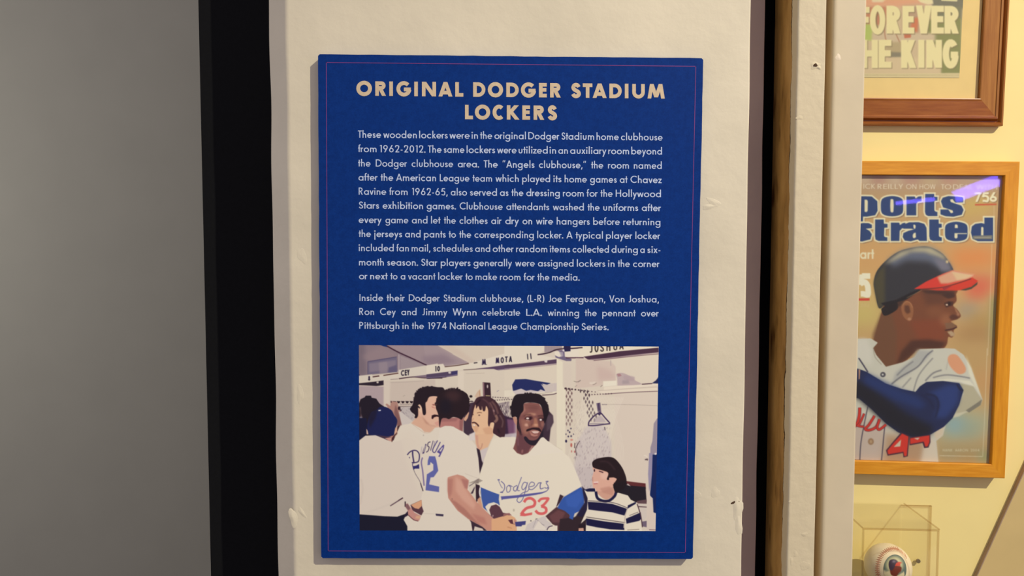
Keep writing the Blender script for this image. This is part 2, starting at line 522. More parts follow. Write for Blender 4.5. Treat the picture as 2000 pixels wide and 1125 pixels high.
def loft(name, prof, mat, z0=0.0, z1=2.7, wob=0.0, seed=1, n=260, parent=None, smooth=True):
    """vertical board: profile points (x, y, wobble factor), swept upwards with hand-painted uneven edges"""
    rr = random.Random(seed); ph = [(rr.uniform(9, 60), rr.uniform(0, 6.28), rr.uniform(.4, 1)) for _ in range(7)]
    zs = np.concatenate([[z0], np.linspace(max(z0, .95), min(z1, 2.05), n), [z1]])
    V, Fc = [], []
    k = len(prof)
    for z in zs:
        wv = wob * sum(a * math.sin(z * f + p) for f, p, a in ph) / 3.0
        for x, y, q in prof: V.append((x + wv * q, y, z))
    for i in range(len(zs) - 1):
        for j in range(k):
            b = i * k; Fc.append((b + j, b + (j + 1) % k, b + k + (j + 1) % k, b + k + j))
    Fc += [tuple(range(k - 1, -1, -1)), tuple(range(len(V) - k, len(V)))]
    o = link(name, V, Fc, mat, parent, False)
    return o


def rounded(x0, y0, x1, y1, x2, y2, r, w, n=5):
    """corner at (x1,y1) between two segments, rounded with radius-like cut r"""
    a = Vector((x0 - x1, y0 - y1)).normalized() * r; b = Vector((x2 - x1, y2 - y1)).normalized() * r
    out = []
    for i in range(n + 1):
        t = i / n; p = Vector((x1, y1)); q = (p + a) * (1 - t) ** 2 + p * 2 * t * (1 - t) + (p + b) * t * t
        out.append((q.x, q.y, w))
    return out


# grey wall panel on the left
tag(MB().box(-2.6, 0.40, 0.90, 0.96, 0, 2.7).build('wall_left', M_grey), kind='structure')
# black board on the left; black in the right gap stands for deep shade
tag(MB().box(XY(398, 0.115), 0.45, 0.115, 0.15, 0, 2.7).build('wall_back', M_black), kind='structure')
# central pillar that carries the sign: wide bevel on its left
xa = XY(532.5, 0.026); xb = XY(566, 0.0); xc = XY(1459, 0.0)
prof = [(xa + .002, 0.10, 0), (xa, 0.029, 1), (xa + .0008, .0253, 1)] + rounded(xa, .026, xb, 0, xc, 0, .0034, .6, 8) + rounded(xb, 0, xc, 0, xc, .03, .0022, .5) + [(xc, 0.04, .5), (xc, .10, 0)]
tag(loft('wall_centre', prof, M_post, wob=.0009, seed=3), kind='structure')
# recessed board right of the pillar, part of its shade put into the colour
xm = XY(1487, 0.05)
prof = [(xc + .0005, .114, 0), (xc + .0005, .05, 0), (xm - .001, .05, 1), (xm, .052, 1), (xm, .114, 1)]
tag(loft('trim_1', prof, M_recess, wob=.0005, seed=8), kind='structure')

# painted stud with a raw wooden side
g = G('painted_face_raw_wood_side', 0.55, 0.3)
v = g.coord((70, 16, 4)); grain = g.noise(v, 2.2, 6, 0.65)
woodc = g.ramp(grain, [(0.25, (128, 96, 50)), (0.5, (184, 144, 84)), (0.75, (212, 172, 108))])
kn = g.noise(g.coord((30, 20, 7)), 1.5, 2); dark = g.ramp(kn, [(0.60, (255, 255, 255)), (0.70, (140, 116, 96))])
mw = g.n('ShaderNodeMix', data_type='RGBA', blend_type='MULTIPLY'); mw.inputs[0].default_value = 1
g.l(woodc, mw.inputs[6]); g.l(dark, mw.inputs[7])
geo = g.n('ShaderNodeNewGeometry'); sep = g.n('ShaderNodeSeparateXYZ'); g.l(geo.outputs['Position'], sep.inputs[0])
edge = g.noise(g.coord((1, 1, 1)), 28, 5, 0.6)
ma = g.n('ShaderNodeMath', operation='MULTIPLY_ADD'); g.l(edge, ma.inputs[0]); ma.inputs[1].default_value = 0.016; ma.inputs[2].default_value = 0.0085
lt = g.n('ShaderNodeMath', operation='LESS_THAN'); g.l(sep.outputs[1], lt.inputs[0]); g.l(ma.outputs[0], lt.inputs[1])
mx = g.n('ShaderNodeMix', data_type='RGBA'); g.l(lt.outputs[0], mx.inputs[0]); g.l(mw.outputs[2], mx.inputs[6]); mx.inputs[7].default_value = (*s2l((222, 210, 178)), 1)
e2 = g.noise(g.coord((1, 1, .35)), 22, 4, 0.6); m2 = g.n('ShaderNodeMath', operation='MULTIPLY_ADD'); g.l(e2, m2.inputs[0]); m2.inputs[1].default_value = .012; m2.inputs[2].default_value = -.0045
ad2 = g.n('ShaderNodeMath', operation='ADD'); g.l(ma.outputs[0], ad2.inputs[0]); g.l(m2.outputs[0], ad2.inputs[1])
l2 = g.n('ShaderNodeMath', operation='LESS_THAN'); g.l(sep.outputs[1], l2.inputs[0]); g.l(ad2.outputs[0], l2.inputs[1])
mg = g.n('ShaderNodeMix', data_type='RGBA'); g.l(l2.outputs[0], mg.inputs[0]); g.l(mw.outputs[2], mg.inputs[6]); mg.inputs[7].default_value = (*s2l((74, 54, 34)), 1); g.l(mg.outputs[2], mx.inputs[6])
g.l(mx.outputs[2], g.b.inputs['Base Color'])
g.bump(g.noise(g.coord(), 60, 5), 0.5, 0.002)
M_stud = g.m
x0 = XY(1549, 0.0); x1 = XY(1604, 0.0)
prof = [(x0 + .0005, .076, 0), (x0, .030, .3)] + rounded(x0, .03, x0, 0, x1, 0, .0030, .8) + rounded(x0, 0, x1, 0, x1, .05, .0015, .6) + [(x1, .02, .6), (x1, .076, .4)]
tag(loft('trim_2', prof, M_stud, wob=.0005, seed=12), kind='structure')
# outer painted board
M_board = m_paint('outer_board_paint', (217, 204, 174), 0.15)
x2 = XY(1617, 0.012); x3 = XY(1681, 0.012)
prof = [(x2, .10, 0), (x2, .03, .2)] + rounded(x2, .03, x2, .012, x3, .012, .0055, .3, 7) + rounded(x2, .012, x3, .012, x3, .04, .0025, .3) + [(x3, .05, .3), (x3, .10, 0)]
tag(loft('trim_3', prof, M_board, wob=.0003, seed=20), kind='structure')

# paint lumps, dents and nail holes in the boards
M_hole = m_plain('nail_hole_dark', (86, 66, 52), 0.9, 0.1)


def lump(px, py, Y, rx, rz, h, rot=0, mat=None, par=None, name='paint_lump'):
    c = unp(px, py, (0, Y, 0), (0, -1, 0)); V, Fc = [], []; n = 18; m = 9
    cs, sn = math.cos(R(rot)), math.sin(R(rot)); rx *= 1.5; rz *= 1.5
    for i in range(m):
        rad = max(i / (m - 1), .03)
        for j in range(n):
            t = 2 * math.pi * j / n; wv = 1 + .14 * math.sin(3 * t + px) + .06 * math.sin(5 * t + py)
            u, w = rx * rad * wv * math.cos(t), rz * rad * wv * math.sin(t)
            V.append((c.x + u * cs - w * sn, Y - h * .30 * (.5 + .5 * math.cos(math.pi * rad)) + (.0003 if i == m - 1 else -.00002), c.z + u * sn + w * cs))
    for i in range(m - 1):
        for j in range(n): Fc.append((i * n + j, i * n + (j + 1) % n, (i + 1) * n + (j + 1) % n, (i + 1) * n + j))
    Fc.append(tuple(range(n - 1, -1, -1)))
    return link(name, V, Fc, mat or M_post, par, True)


wc = D.objects['wall_centre']; t2 = D.objects['trim_2']; t3 = D.objects['trim_3']
for a in [(573, 1012, 0, .0035, .0085, .0028, 12), (590, 1001, 0, .002, .006, .0014, 35), (1384, 404, 0, .006, .0025, .0016, 10),
          (1394, 395, 0, .007, .003, .0010, -25), (1440, 993, 0, .0045, .011, .0030, 0), (1442, 1022, 0, .003, .012, .0022, 5), (1397, 962, 0, .004, .005, .0009, 0),
          (1345, 960, 0, .012, .006, .0007, -30), (590, 500, 0, .004, .007, .0008, 20), (586, 770, 0, .003, .009, .0010, 0)]:
    lump(*a, par=wc)
lump(1436, 981, -.0002, .004, .0012, .0004, 15, M_hole, wc, 'nail_hole')
lump(1592, 128, 0, .0045, .0033, .0022, 20, M_stud, t2)
lump(1599, 132, 0, .0026, .0018, .0026, -20, M_stud, t2)
lump(1593, 127, -.0010, .0016, .0013, .0006, 0, M_hole, t2, 'nail_hole')
lump(1637, 112, .012, .0024, .0030, .0012, 0, m_paint('board_lump', (236, 222, 198), .2), t3)
for a in [(1562, 230, 0, .003, .002, .0008, 0), (1571, 1044, 0, .003, .0018, .0008, 10), (1546, 1096, 0, .0016, .004, .0009, 0), (1554, 1082, 0, .002, .003, .0008, 0),
          (1572, 1105, 0, .005, .004, .0006, 0), (1543, 980, 0, .0012, .0012, .0006, 0)]:
    lump(*a[:7], M_stud, t2)

# alcove wall on the right, turned slightly towards the room
AY = R(4.16)
WN = Vector((-math.sin(AY), -math.cos(AY), 0)); WU = Vector((math.cos(AY), -math.sin(AY), 0)); WV = Vector((0, 0, 1))
_d = CM @ Vector(((1760 - 1000) / F, -(1000 - 562.5) / F, -1.0))
WP = CAM + _d * 1.31


def wloc(u, v, n): return tuple(WP + WU * u + WV * v + WN * n)


def wuv(px, py, n):
    q = unp(px, py, WP + WN * n, WN) - (WP + WN * n); return q.dot(WU), q.dot(WV)


ub = -0.42
tag(MB().box(ub, 1.4, -WP.z, 2.7 - WP.z, -.03, 0, wloc).build('wall_right', M_alcove), kind='structure')
tag(MB().box(-2.6, 2.3, -3.2, 1.0, -.05, 0).build('floor', M_floor), kind='structure')
# ------------------------------------------------------------------ the blue sign
SY = -0.0105
SN = (0, -1, 0)


def sp(px, py, y=SY): return unp(px, py, (0, y, 0), SN)


tl, tr, br, bl = sp(621.5, 106), sp(1374, 113.5), sp(1353, 1092), sp(627, 1090)
ax = ((tr - tl).normalized() + (br - bl).normalized()).normalized()
az = ax.cross(Vector((0, 1, 0))).normalized() * 1.0
if az.z < 0: az = -az
cc = (tl + tr + br + bl) / 4
wS = ((tr - tl).length + (br - bl).length) / 2; hS = ((tl - bl).length + (tr - br).length) / 2


def sfr(u, v, y): p = cc + ax * u + az * v; return (p.x, y, p.z)


sign = empty('information_sign', (cc.x, -0.0003, cc.z - hS / 2))
tag(sign, 'dark blue rectangular sign with tan heading, pale text and team photograph on cream pillar', 'sign')
g = G('sign_blue_print', 0.42, 0.12)
gn = g.noise(g.coord(), 700, 2, 0.6); gl_ = g.noise(g.coord(), 160, 4, 0.6)
mm = g.n('ShaderNodeMath', operation='ADD'); g.l(gn, mm.inputs[0]); g.l(gl_, mm.inputs[1])
hf = g.n('ShaderNodeMath', operation='MULTIPLY'); g.l(mm.outputs[0], hf.inputs[0]); hf.inputs[1].default_value = .5
g.l(g.ramp(hf.outputs[0], [(0.38, (4, 48, 122)), (0.62, (8, 56, 136))]), g.b.inputs['Base Color'])
M_blue = g.m
# board with a slightly uneven sawn outline
bp = []
def edge(a, b, n):
    for i in range(n + 1):
        t = i / n; u = a[0] + (b[0] - a[0]) * t; v = a[1] + (b[1] - a[1]) * t
        j = rnd.uniform(-.00025, .00025) if 0 < i < n else 0
        bp.append((u + (j if a[0] == b[0] else 0), v + (j if a[1] == b[1] else 0)))
hw, hh = wS / 2, hS / 2; c_ = .002
edge((-hw, -hh + c_), (-hw, hh - c_), 40); edge((-hw + c_, hh), (hw - c_, hh), 30)
edge((hw, hh - c_), (hw, -hh + c_), 40); edge((hw - c_, -hh), (-hw + c_, -hh), 30)
bd = MB().prism(bp, -0.0003, SY, sfr).build('board', M_blue); keep(bd, sign)

# thin magenta border line
M_line = m_plain('magenta_ink', (134, 68, 140), 0.5, 0.3)
q = [(637.5, 122), (1359, 129.5), (1338.5, 1079), (641, 1076)]
P = [sp(x, y, SY - .0002) for x, y in q]; mb = MB(); lw = .0007
for i in range(4):
    a, b = P[i], P[(i + 1) % 4]; d = (b - a).normalized(); n_ = Vector((-d.z, 0, d.x)) * lw / 2
    k = len(mb.v); mb.v += [tuple(a - d * lw / 2 + n_), tuple(b + d * lw / 2 + n_), tuple(b + d * lw / 2 - n_), tuple(a - d * lw / 2 - n_)]; mb.f.append((k, k + 1, k + 2, k + 3))
keep(mb.build('border_line', M_line), sign)


class Ink:
    def __init__(s): s.v = []; s.f = []; s.i = 0

    def add(s, polys, fx):
        for p in polys:
            y = SY - .00020 - (s.i % 60) * 2e-6; s.i += 1; k = len(s.v)
            for a, b in p:
                X, Y = fx(a, b); s.v.append(tuple(sp(X, Y, y)))
            s.f.append(tuple(range(k, k + len(p))))


# heading
M_head = m_plain('tan_heading_ink', (220, 200, 168), 0.55, 0.3, 0.03, 200)
M_text = m_plain('pale_text_ink', (202, 220, 252), 0.55, 0.3, 0.02, 200)
K = 6.4516
def hx(z, side): return (690 if side == 'L' else 1000) + z / K
row1 = [('O', 38, 235), ('R', 277, 418), ('I', 453, 500), ('G', 543, 725), ('I', 767, 815), ('N', 865, 1043), ('A', 1073, 1250), ('L', 1285, 1387),
        ('D', 1510, 1665), ('O', 1695, 1888), ('D', 1928, 2085), ('G', 2112, 2297), ('E', 2340, 2438), ('R', 2480, 2620), ('S', 2743, 2868), ('T', 2892, 3013),
        ('A', 3015, 3193), ('D', 3227, 3383), ('I', 3422, 3467), ('U', 3515, 3673), ('M', 3708, 3925)]
row2 = [('L', 1408, 1508), ('O', 1532, 1725), ('C', 1755, 1890), ('K', 1935, 2095), ('E', 2130, 2227), ('R', 2272, 2412), ('S', 2447, 2568)]
ink = Ink()
for row, ya, yb, xa_, xb_, cap in ((row1, 187.4, 192.6, 764, 1298, 28.3), (row2, 232.8, 234.4, 908, 1088, 28.0)):
    for ch, z0, z1 in row:
        X0, X1 = 690 + z0 / K, 690 + z1 / K; over = .03 if ch in 'OGCS' else (.012 if ch == 'U' else 0)
        H = cap * (1 + 2 * over) if ch != 'U' else cap
        gl, W = glyph(ch, .25, (X1 - X0) / H)
        yb0 = ya + (yb - ya) * ((X0 + X1) / 2 - xa_) / (xb_ - xa_) + cap * (over if ch != 'U' else over)
        pol = []
        for kd, p in gl: pol += [p] if kd == 'P' else strip(p, .25)
        ink.add(pol, lambda a, b: (X0 + a * H, yb0 - b * H + (a - W / 2) * H * .008))
keep(link('heading_text', ink.v, ink.f, M_head), sign)

# body text: word, start, end in enlarged-crop units; L/R crops start at 690 and 990 px
A_, B_ = 0, 1935.5
TXT = [
 (250, [(60, 122), (3890, 158)], 'These 58 350|wooden 378 800|lockers 830 1190|were 1212 1467|in 1492 1570|the 1598 1750|original 1778 2175|Dodger 2205 2597|Stadium 2623 3035|home 3065 3345|clubhouse 3373 3897'),
 (250, [(60, 303), (3890, 335)], 'from 60 293|1962-2012. 333 908|The 940 1112|same 1140 1400|lockers 1428 1787|were 1812 2057|utilized 2083 2450|in 2475 2555|an 2583 2703|auxiliary 2732 3190|room 3213 3475|beyond 3503 3890'),
 (250, [(60, 484), (3887, 516)], 'the 60 217|Dodger 283 678|clubhouse 735 1258|area. 1317 1583|The 1643 1820|\u201cAngels 1882 2283|clubhouse,\u201d 2340 2935|the 2997 3149|room 3210 3473|named 3535 3887'),
 (250, [(60, 662), (3885, 695)], 'after 65 308|the 345 503|American 540 1043|League 1090 1463|team 1503 1748|which 1792 2085|played 2128 2480|its 2523 2623|home 2663 2943|games 2983 3320|at 3358 3455|Chavez 3493 3885'),
 (250, [(70, 840), (3877, 872)], 'Ravine 68 415|from 453 685|1962-65, 738 1188|also 1228 1433|served 1470 1810|as 1848 1955|the 1993 2143|dressing 2180 2602|room 2642 2903|for 2940 3082|the 3115 3268|Hollywood 3307 3877'),
 (390, [(70, 112), (3875, 145)], 'Stars 70 325|exhibition 370 878|games. 925 1290|Clubhouse 1340 1882|attendants 1928 2468|washed 2515 2905|the 2953 3103|uniforms 3150 3590|after 3635 3878'),
 (390, [(70, 293), (3870, 323)], 'every 68 357|game 405 693|and 738 935|let 980 1098|the 1142 1292|clothes 1338 1692|air 1738 1870|dry 1915 2087|on 2132 2253|wire 2303 2517|hangers 2563 2980|before 3023 3358|returning 3402 3870'),
 (390, [(70, 470), (3865, 497)], 'the 68 222|jerseys 262 615|and 652 848|pants 890 1165|to 1203 1293|the 1335 1485|corresponding 1527 2275|locker. 2318 2643|A 2685 2763|typical 2802 3145|player 3185 3517|locker 3555 3868'),
 (390, [(70, 648), (3865, 672)], 'included 70 510|fan 543 700|mail, 735 970|schedules 1007 1505|and 1535 1725|other 1757 2022|random 2052 2445|items 2478 2732|collected 2763 3222|during 3253 3585|a 3615 3672|six- 3705 3870'),
 (390, [(70, 828), (3860, 850)], 'month 72 385|season. 427 813|Star 855 1062|players 1102 1478|generally 1515 2000|were 2040 2287|assigned 2327 2775|lockers 2818 3175|in 3212 3292|the 3333 3485|corner 3525 3860'),
 (390, [(72, 1002), (2850, 1020)], 'or 72 180|next 213 433|to 468 557|a 597 655|vacant 690 1035|locker 1070 1382|to 1413 1505|make 1540 1812|room 1848 2107|for 2147 2287|the 2320 2470|media. 2505 2850'),
 (560, [(75, 180), (3850, 199)], 'Inside 78 375|their 420 650|Dodger 700 1090|Stadium 1138 1548|clubhouse, 1597 2140|(L-R) 2193 2407|Joe 2457 2630|Ferguson, 2682 3175|Von 3225 3417|Joshua, 3465 3850'),
 (560, [(75, 355), (3850, 375)], 'Ron 75 263|Cey 337 535|and 605 797|Jimmy 867 1185|Wynn 1252 1553|celebrate 1625 2103|L.A. 2178 2375|winning 2450 2845|the 2918 3067|pennant 3138 3557|over 3625 3850'),
 (560, [(75, 530), (3215, 547)], 'Pittsburgh 75 580|in 620 697|the 738 890|1974 940 1175|National 1217 1663|League 1703 2068|Championship 2107 2840|Series. 2877 3215')]
ink = Ink(); word_h = None
for y0, bl_, line in TXT:
    (za, ya), (zb, yb) = bl_
    cap = 14.1 - (y0 + ya / K - 270) / 370 * .6
    for w_ in line.split('|'):
        t, z0, z1 = w_.rsplit(' ', 2); z0, z1 = float(z0), float(z1)
        pol, W = word_polys(t, .125)
        X0 = 690 + z0 / K; k = (z1 - z0) / K / W
        ybase = y0 + (ya + (yb - ya) * (z0 - za) / (zb - za)) / K; sl = (yb - ya) / (zb - za)
        ink.add(pol, lambda a, b: (X0 + a * k, ybase - b * cap + sl * a * k))
keep(link('body_text', ink.v, ink.f, M_text), sign)
# ------------------------------------------------------------------ the team photograph printed on the sign
CREAM = (214, 200, 180); WHT = (224, 212, 192); PUR = (148, 128, 132); DRK = (38, 24, 34); BLU = (22, 34, 84)
c = Canvas(694, 668, 1292, 1044, 3, CREAM)
# -- locker room behind
c.at(695, 670, 11.25)
c.poly([(0, 0), (700, 0), (1600, 490), (940, 620), (330, 700), (0, 760)], (140, 121, 126), 1.5)
c.poly([(0, 0), (200, 0), (230, 700), (0, 760)], (112, 98, 108), 4, .7)
c.poly([(560, 60), (900, 240), (900, 320), (280, 400), (120, 300)], (150, 128, 130), 4, .7)
c.poly([(640, 30), (2200, 30), (2100, 300), (1560, 500)], (158, 138, 140), 1)
c.at(840, 670, 11.25)
c.poly([(-150, 0), (100, 40), (870, 440), (300, 510), (-80, 500)], (162, 142, 144), .3)
c.poly([(-200, 300), (300, 250), (600, 420), (200, 480), (-80, 500)], (142, 122, 130), 4, .8)
c.poly([(140, 40), (900, 0), (1744, 0), (1744, 470), (870, 440)], (211, 196, 176), .2)
c.poly([(150, 40), (500, 40), (1000, 420), (870, 440)], (205, 184, 166), 3, .7)
c.at(695, 670, 11.25)
c.line([(640, 40), (780, 120), (960, 215), (1250, 345), (1560, 492)], 2.3, (62, 34, 50), .3)
c.poly([(490, 20), (640, 20), (700, 90), (600, 70)], (12, 44, 106), .3)
c.poly([(930, 240), (965, 260), (965, 620), (925, 640)], (170, 152, 152), .5)
c.poly([(975, 270), (1540, 500), (1200, 570), (975, 590)], (160, 143, 144), .8)
c.poly([(262, 405), (900, 300), (912, 640), (262, 690)], (112, 102, 122), .4)
c.poly([(290, 450), (880, 370), (880, 560), (300, 640)], (136, 122, 134), 1.5, .9)
c.poly([(500, 430), (690, 410), (700, 660), (520, 670)], (150, 134, 140), 1.5, .8)
c.poly([(720, 540), (895, 480), (900, 620), (725, 650)], (98, 90, 116), 1, .85)
c.line([(262, 408), (900, 303)], 1.3, (84, 74, 102), .3)
c.line([(262, 408), (262, 690)], 1.0, (84, 74, 102), .3)
# name boards
c.poly([(60, 720), (360, 690), (370, 750), (600, 735), (940, 670), (940, 590), (1800, 450), (1800, 660), (1250, 740), (900, 790), (600, 820), (60, 880)], (214, 202, 184), .2)
c.line([(0, 715), (85, 700)], 1.5, (40, 24, 60), .3)
c.line([(370, 745), (515, 722)], 2.1, (74, 40, 44), .3); c.line([(605, 712), (935, 662)], 2.0, (84, 50, 48), .3)
c.poly([(60, 885), (400, 850), (610, 820), (615, 925), (450, 945), (200, 930), (60, 925)], (44, 32, 44), .3)
c.poly([(450, 850), (500, 840), (500, 880), (460, 885)], (205, 192, 178), .4)
c.poly([(60, 940), (615, 955), (615, 1400), (60, 1400)], (176, 156, 156), .8)
c.poly([(620, 850), (1744, 800), (1744, 1700), (620, 1700)], (203, 186, 170), 1)
c.poly([(620, 830), (760, 850), (730, 1700), (620, 1700)], (213, 198, 180), 1.5)
c.line([(760, 870), (1150, 855), (1500, 830)], .8, (178, 162, 150), .5)
c.line([(760, 800), (930, 788)], .9, (120, 100, 100), .3)
c.line([(945, 785), (1250, 745), (1500, 765), (1900, 770)], 1.9, (64, 38, 50), .3)
c.poly([(1250, 735), (1800, 665), (1900, 665), (1900, 760), (1500, 760)], (126, 106, 118), .3)
c.text('8', 268, 318, 725, 825, .24, (50, 36, 60), 0, 0, .2)
c.text('CEY', 992, 1180, 602, 726, .2, (30, 22, 40), -.12, 0, .15)
c.at(840, 670, 11.25)
c.poly([(-80, 500), (290, 455), (330, 540), (870, 450), (1744, 200), (1744, 480), (700, 590), (600, 600), (-80, 680)], (222, 210, 190), .2)
c.poly([(-80, 690), (400, 630), (605, 605), (605, 712), (350, 750), (0, 785), (-80, 785)], (84, 68, 92), .3)
c.poly([(470, 625), (603, 607), (603, 690), (470, 700)], (60, 54, 96), .4)
c.line([(-80, 760), (350, 735), (605, 685)], .8, (150, 136, 160), .3)
c.line([(-60, 778), (200, 765), (360, 745)], 1.3, (50, 30, 48), .3)
c.ell(430, 650, 30, 24, (205, 194, 188), .4)
c.line([(320, 522), (600, 492), (850, 450)], 1.7, (88, 60, 56), .3)
c.line([(960, 440), (1040, 430)], 1.9, (44, 34, 44), .2)
c.line([(730, 590), (1000, 575), (1250, 545)], 1.6, (120, 100, 96), .5); c.poly([(1000, 570), (1744, 470), (1744, 570), (1500, 600), (1400, 570)], (88, 66, 92), .4)
c.line([(1480, 590), (1744, 568)], 1.0, (160, 142, 156), .2)
c.line([(780, 672), (1200, 660)], .7, (184, 168, 152), .4)
c.poly([(612, 620), (740, 610), (740, 1500), (612, 1500)], (220, 206, 186), 1)
c.text('10', 112, 216, 508, 625, .2, (34, 26, 42), -.05, 0, .15)
c.text('M', 1138, 1228, 360, 485, .17, (36, 26, 60), -.1, 0, .15); c.ell(1240, 472, 9, 9, (70, 60, 60), .2)
c.text('M', 1440, 1520, 325, 448, .17, (36, 26, 62), -.1, 0, .15)
c.text('O', 1552, 1620, 312, 440, .17, (34, 26, 48), 0, 0, .15); c.text('T', 1645, 1705, 298, 422, .17, (34, 26, 48), -.08, 0, .15)
c.at(985, 670, 11.25)
c.poly([(0, 60), (880, 60), (880, 160), (740, 250), (1100, 330), (1150, 350), (0, 480)], (222, 210, 190), .3)
c.poly([(0, 492), (600, 425), (1150, 355), (1150, 450), (600, 510), (0, 575)], (84, 62, 84), .3)
c.line([(0, 566), (600, 508), (1150, 452)], .9, (172, 150, 158), .2); c.line([(0, 588), (600, 530), (1150, 470)], .8, (110, 82, 92), .2)
c.poly([(870, 375), (950, 368), (940, 430), (890, 425)], (212, 200, 192), .4)
c.text('A', 100, 172, 290, 418, .17, (34, 26, 48), 0, 0, .15); c.text('T', 15, 75, 298, 422, .17, (34, 26, 48), -.08, 0, .15)
c.line([(508, 238), (518, 362)], 1.8, (34, 26, 44), .15, 1, False); c.line([(578, 228), (590, 352)], 1.8, (34, 26, 44), .15, 1, False)
c.poly([(880, 55), (1270, 55), (1270, 130), (1050, 190), (880, 210)], (164, 146, 146), .3)
for k in range(900, 1260, 34): c.line([(k, 60), (k, 190)], .8, (140, 122, 126), .3, .8, False)
c.poly([(1100, 190), (1744, 100), (1744, 320), (1300, 330), (1130, 320)], (226, 214, 194), .3)
c.line([(730, 256), (850, 240), (1000, 205), (1130, 150), (1300, 125), (1500, 118), (1720, 100)], 2.3, (48, 26, 42), .2)
c.poly([(1310, 50), (1455, 50), (1455, 180), (1330, 190), (1300, 130)], (34, 28, 66), .3)
c.poly([(1160, 160), (1320, 150), (1330, 300), (1480, 350), (1470, 395), (1360, 395), (1130, 320), (1110, 270), (1200, 310), (1270, 290), (1230, 200)], (112, 98, 122), .3)
c.poly([(1200, 190), (1290, 200), (1300, 290), (1250, 300)], (170, 158, 168), .5, .8); c.ell(1300, 160, 22, 26, (216, 206, 206), .4)
c.line([(1350, 325), (1744, 322)], 2.0, (74, 38, 56), .3)
# upper right locker
c.at(1130, 670, 11.25)
c.poly([(-60, 330), (700, 400), (820, 520), (820, 900), (-60, 1000)], (208, 188, 172), 1.2)
c.poly([(400, 500), (700, 600), (800, 700), (800, 800), (430, 830)], (200, 174, 162), 4, .8)
c.poly([(700, 330), (1760, 250), (1760, 900), (1300, 920), (820, 880), (820, 520)], (217, 203, 182), .8)
c.line([(705, 380), (710, 500)], .9, (160, 146, 146), .4)
c.poly([(90, 60), (1760, 70), (1760, 105), (900, 180), (100, 300), (0, 310), (0, 120), (90, 120)], (226, 214, 190), .2)
c.poly([(110, 300), (900, 180), (1760, 100), (1760, 210), (700, 330), (300, 370), (200, 360)], (72, 46, 64), .3)
c.line([(260, 362), (700, 325), (1200, 265), (1760, 208)], .9, (184, 160, 162), .2); c.line([(330, 385), (700, 345), (1200, 290), (1760, 238)], 1.1, (90, 56, 70), .3)
for ch, a, b, t0, t1 in [('J', 235, 305, 20, 212), ('O', 350, 438, 10, 202), ('S', 472, 558, 2, 192), ('H', 612, 700, -14, 172), ('U', 765, 850, -22, 158), ('A', 895, 992, -40, 138)]:
    c.text(ch, a, b, t0, t1, .14, (44, 34, 36), 0, 0, .15)
c.poly([(0, -60), (1800, -60), (1800, 62), (700, 60), (0, 50)], (12, 44, 106), .0)
c.poly([(540, 840), (835, 825), (835, 930), (540, 960)], (228, 218, 196), .4)
c.poly([(835, 680), (980, 660), (1150, 740), (1260, 830), (1370, 910), (900, 940), (860, 900), (850, 780)], (186, 166, 162), .5, 1, True)
c.poly([(1000, 720), (1220, 740), (1200, 830), (1020, 800)], (178, 156, 156), 1, .8, True)
c.poly([(840, 680), (910, 670), (950, 720), (870, 740)], (166, 122, 124), .6, .9); c.poly([(960, 820), (1100, 810), (1120, 890), (960, 900)], (164, 148, 148), 1, .8)
c.poly([(560, 970), (835, 940), (1760, 905), (1760, 1050), (540, 1100)], (226, 212, 190), .3)
c.line([(840, 1020), (1300, 985), (1760, 958)], .8, (190, 172, 156), .3); c.line([(640, 1112), (1100, 1090), (1500, 1065), (1760, 1062)], 1.4, (110, 84, 92), .3)
c.line([(1390, 905), (1620, 890)], 1.6, (66, 40, 56), .3); c.poly([(1610, 885), (1700, 820), (1760, 740), (1760, 890)], (30, 36, 78), .3)
for p in [[(310, 915), (350, 905), (395, 875)], [(480, 965), (525, 925)], [(-10, 860), (40, 825)]]: c.line(p, 1.1, (140, 122, 112), .4)
c.line([(240, 880), (310, 880), (370, 860)], 3, (222, 208, 190), 1)
# shelf with blue cloth, centre
c.at(985, 670, 11.25)
c.poly([(0, 590), (1150, 480), (1150, 900), (0, 1000)], (217, 203, 182), 1)
c.poly([(1150, 340), (1290, 420), (1290, 2600), (1150, 2600)], (226, 215, 190), .6)
c.poly([(1290, 430), (1480, 450), (1480, 950), (1290, 950)], (213, 198, 180), 1.5)
c.poly([(0, 1040), (1150, 1000), (1150, 1100), (0, 1180)], (224, 212, 190), .4)
c.poly([(810, 890), (1000, 890), (1150, 880), (1150, 1060), (900, 1090)], (200, 186, 178), .5)
c.poly([(240, 800), (470, 790), (700, 830), (1020, 882), (940, 915), (830, 890), (870, 960), (895, 1055), (620, 1070), (190, 1050), (172, 920)], (34, 42, 92), .25)
c.poly([(180, 1060), (370, 1000), (480, 1050), (580, 1030), (740, 1060), (800, 1020), (900, 1060), (600, 1110), (250, 1130)], (202, 188, 184), .4)
c.poly([(800, 895), (880, 950), (1000, 900), (1100, 900), (1100, 1050), (900, 1050)], (202, 188, 178), .4)
c.line([(700, 1120), (1000, 1085), (1060, 1078)], 1.0, (180, 164, 150), .3)
c.line([(830, 1145), (1060, 1128), (1150, 1100)], 1.5, (80, 56, 66), .3)
c.line([(1525, 838), (1600, 855), (1680, 815)], 1.0, (130, 116, 108), .4); c.line([(1550, 965), (1600, 925)], .9, (160, 144, 132), .4)
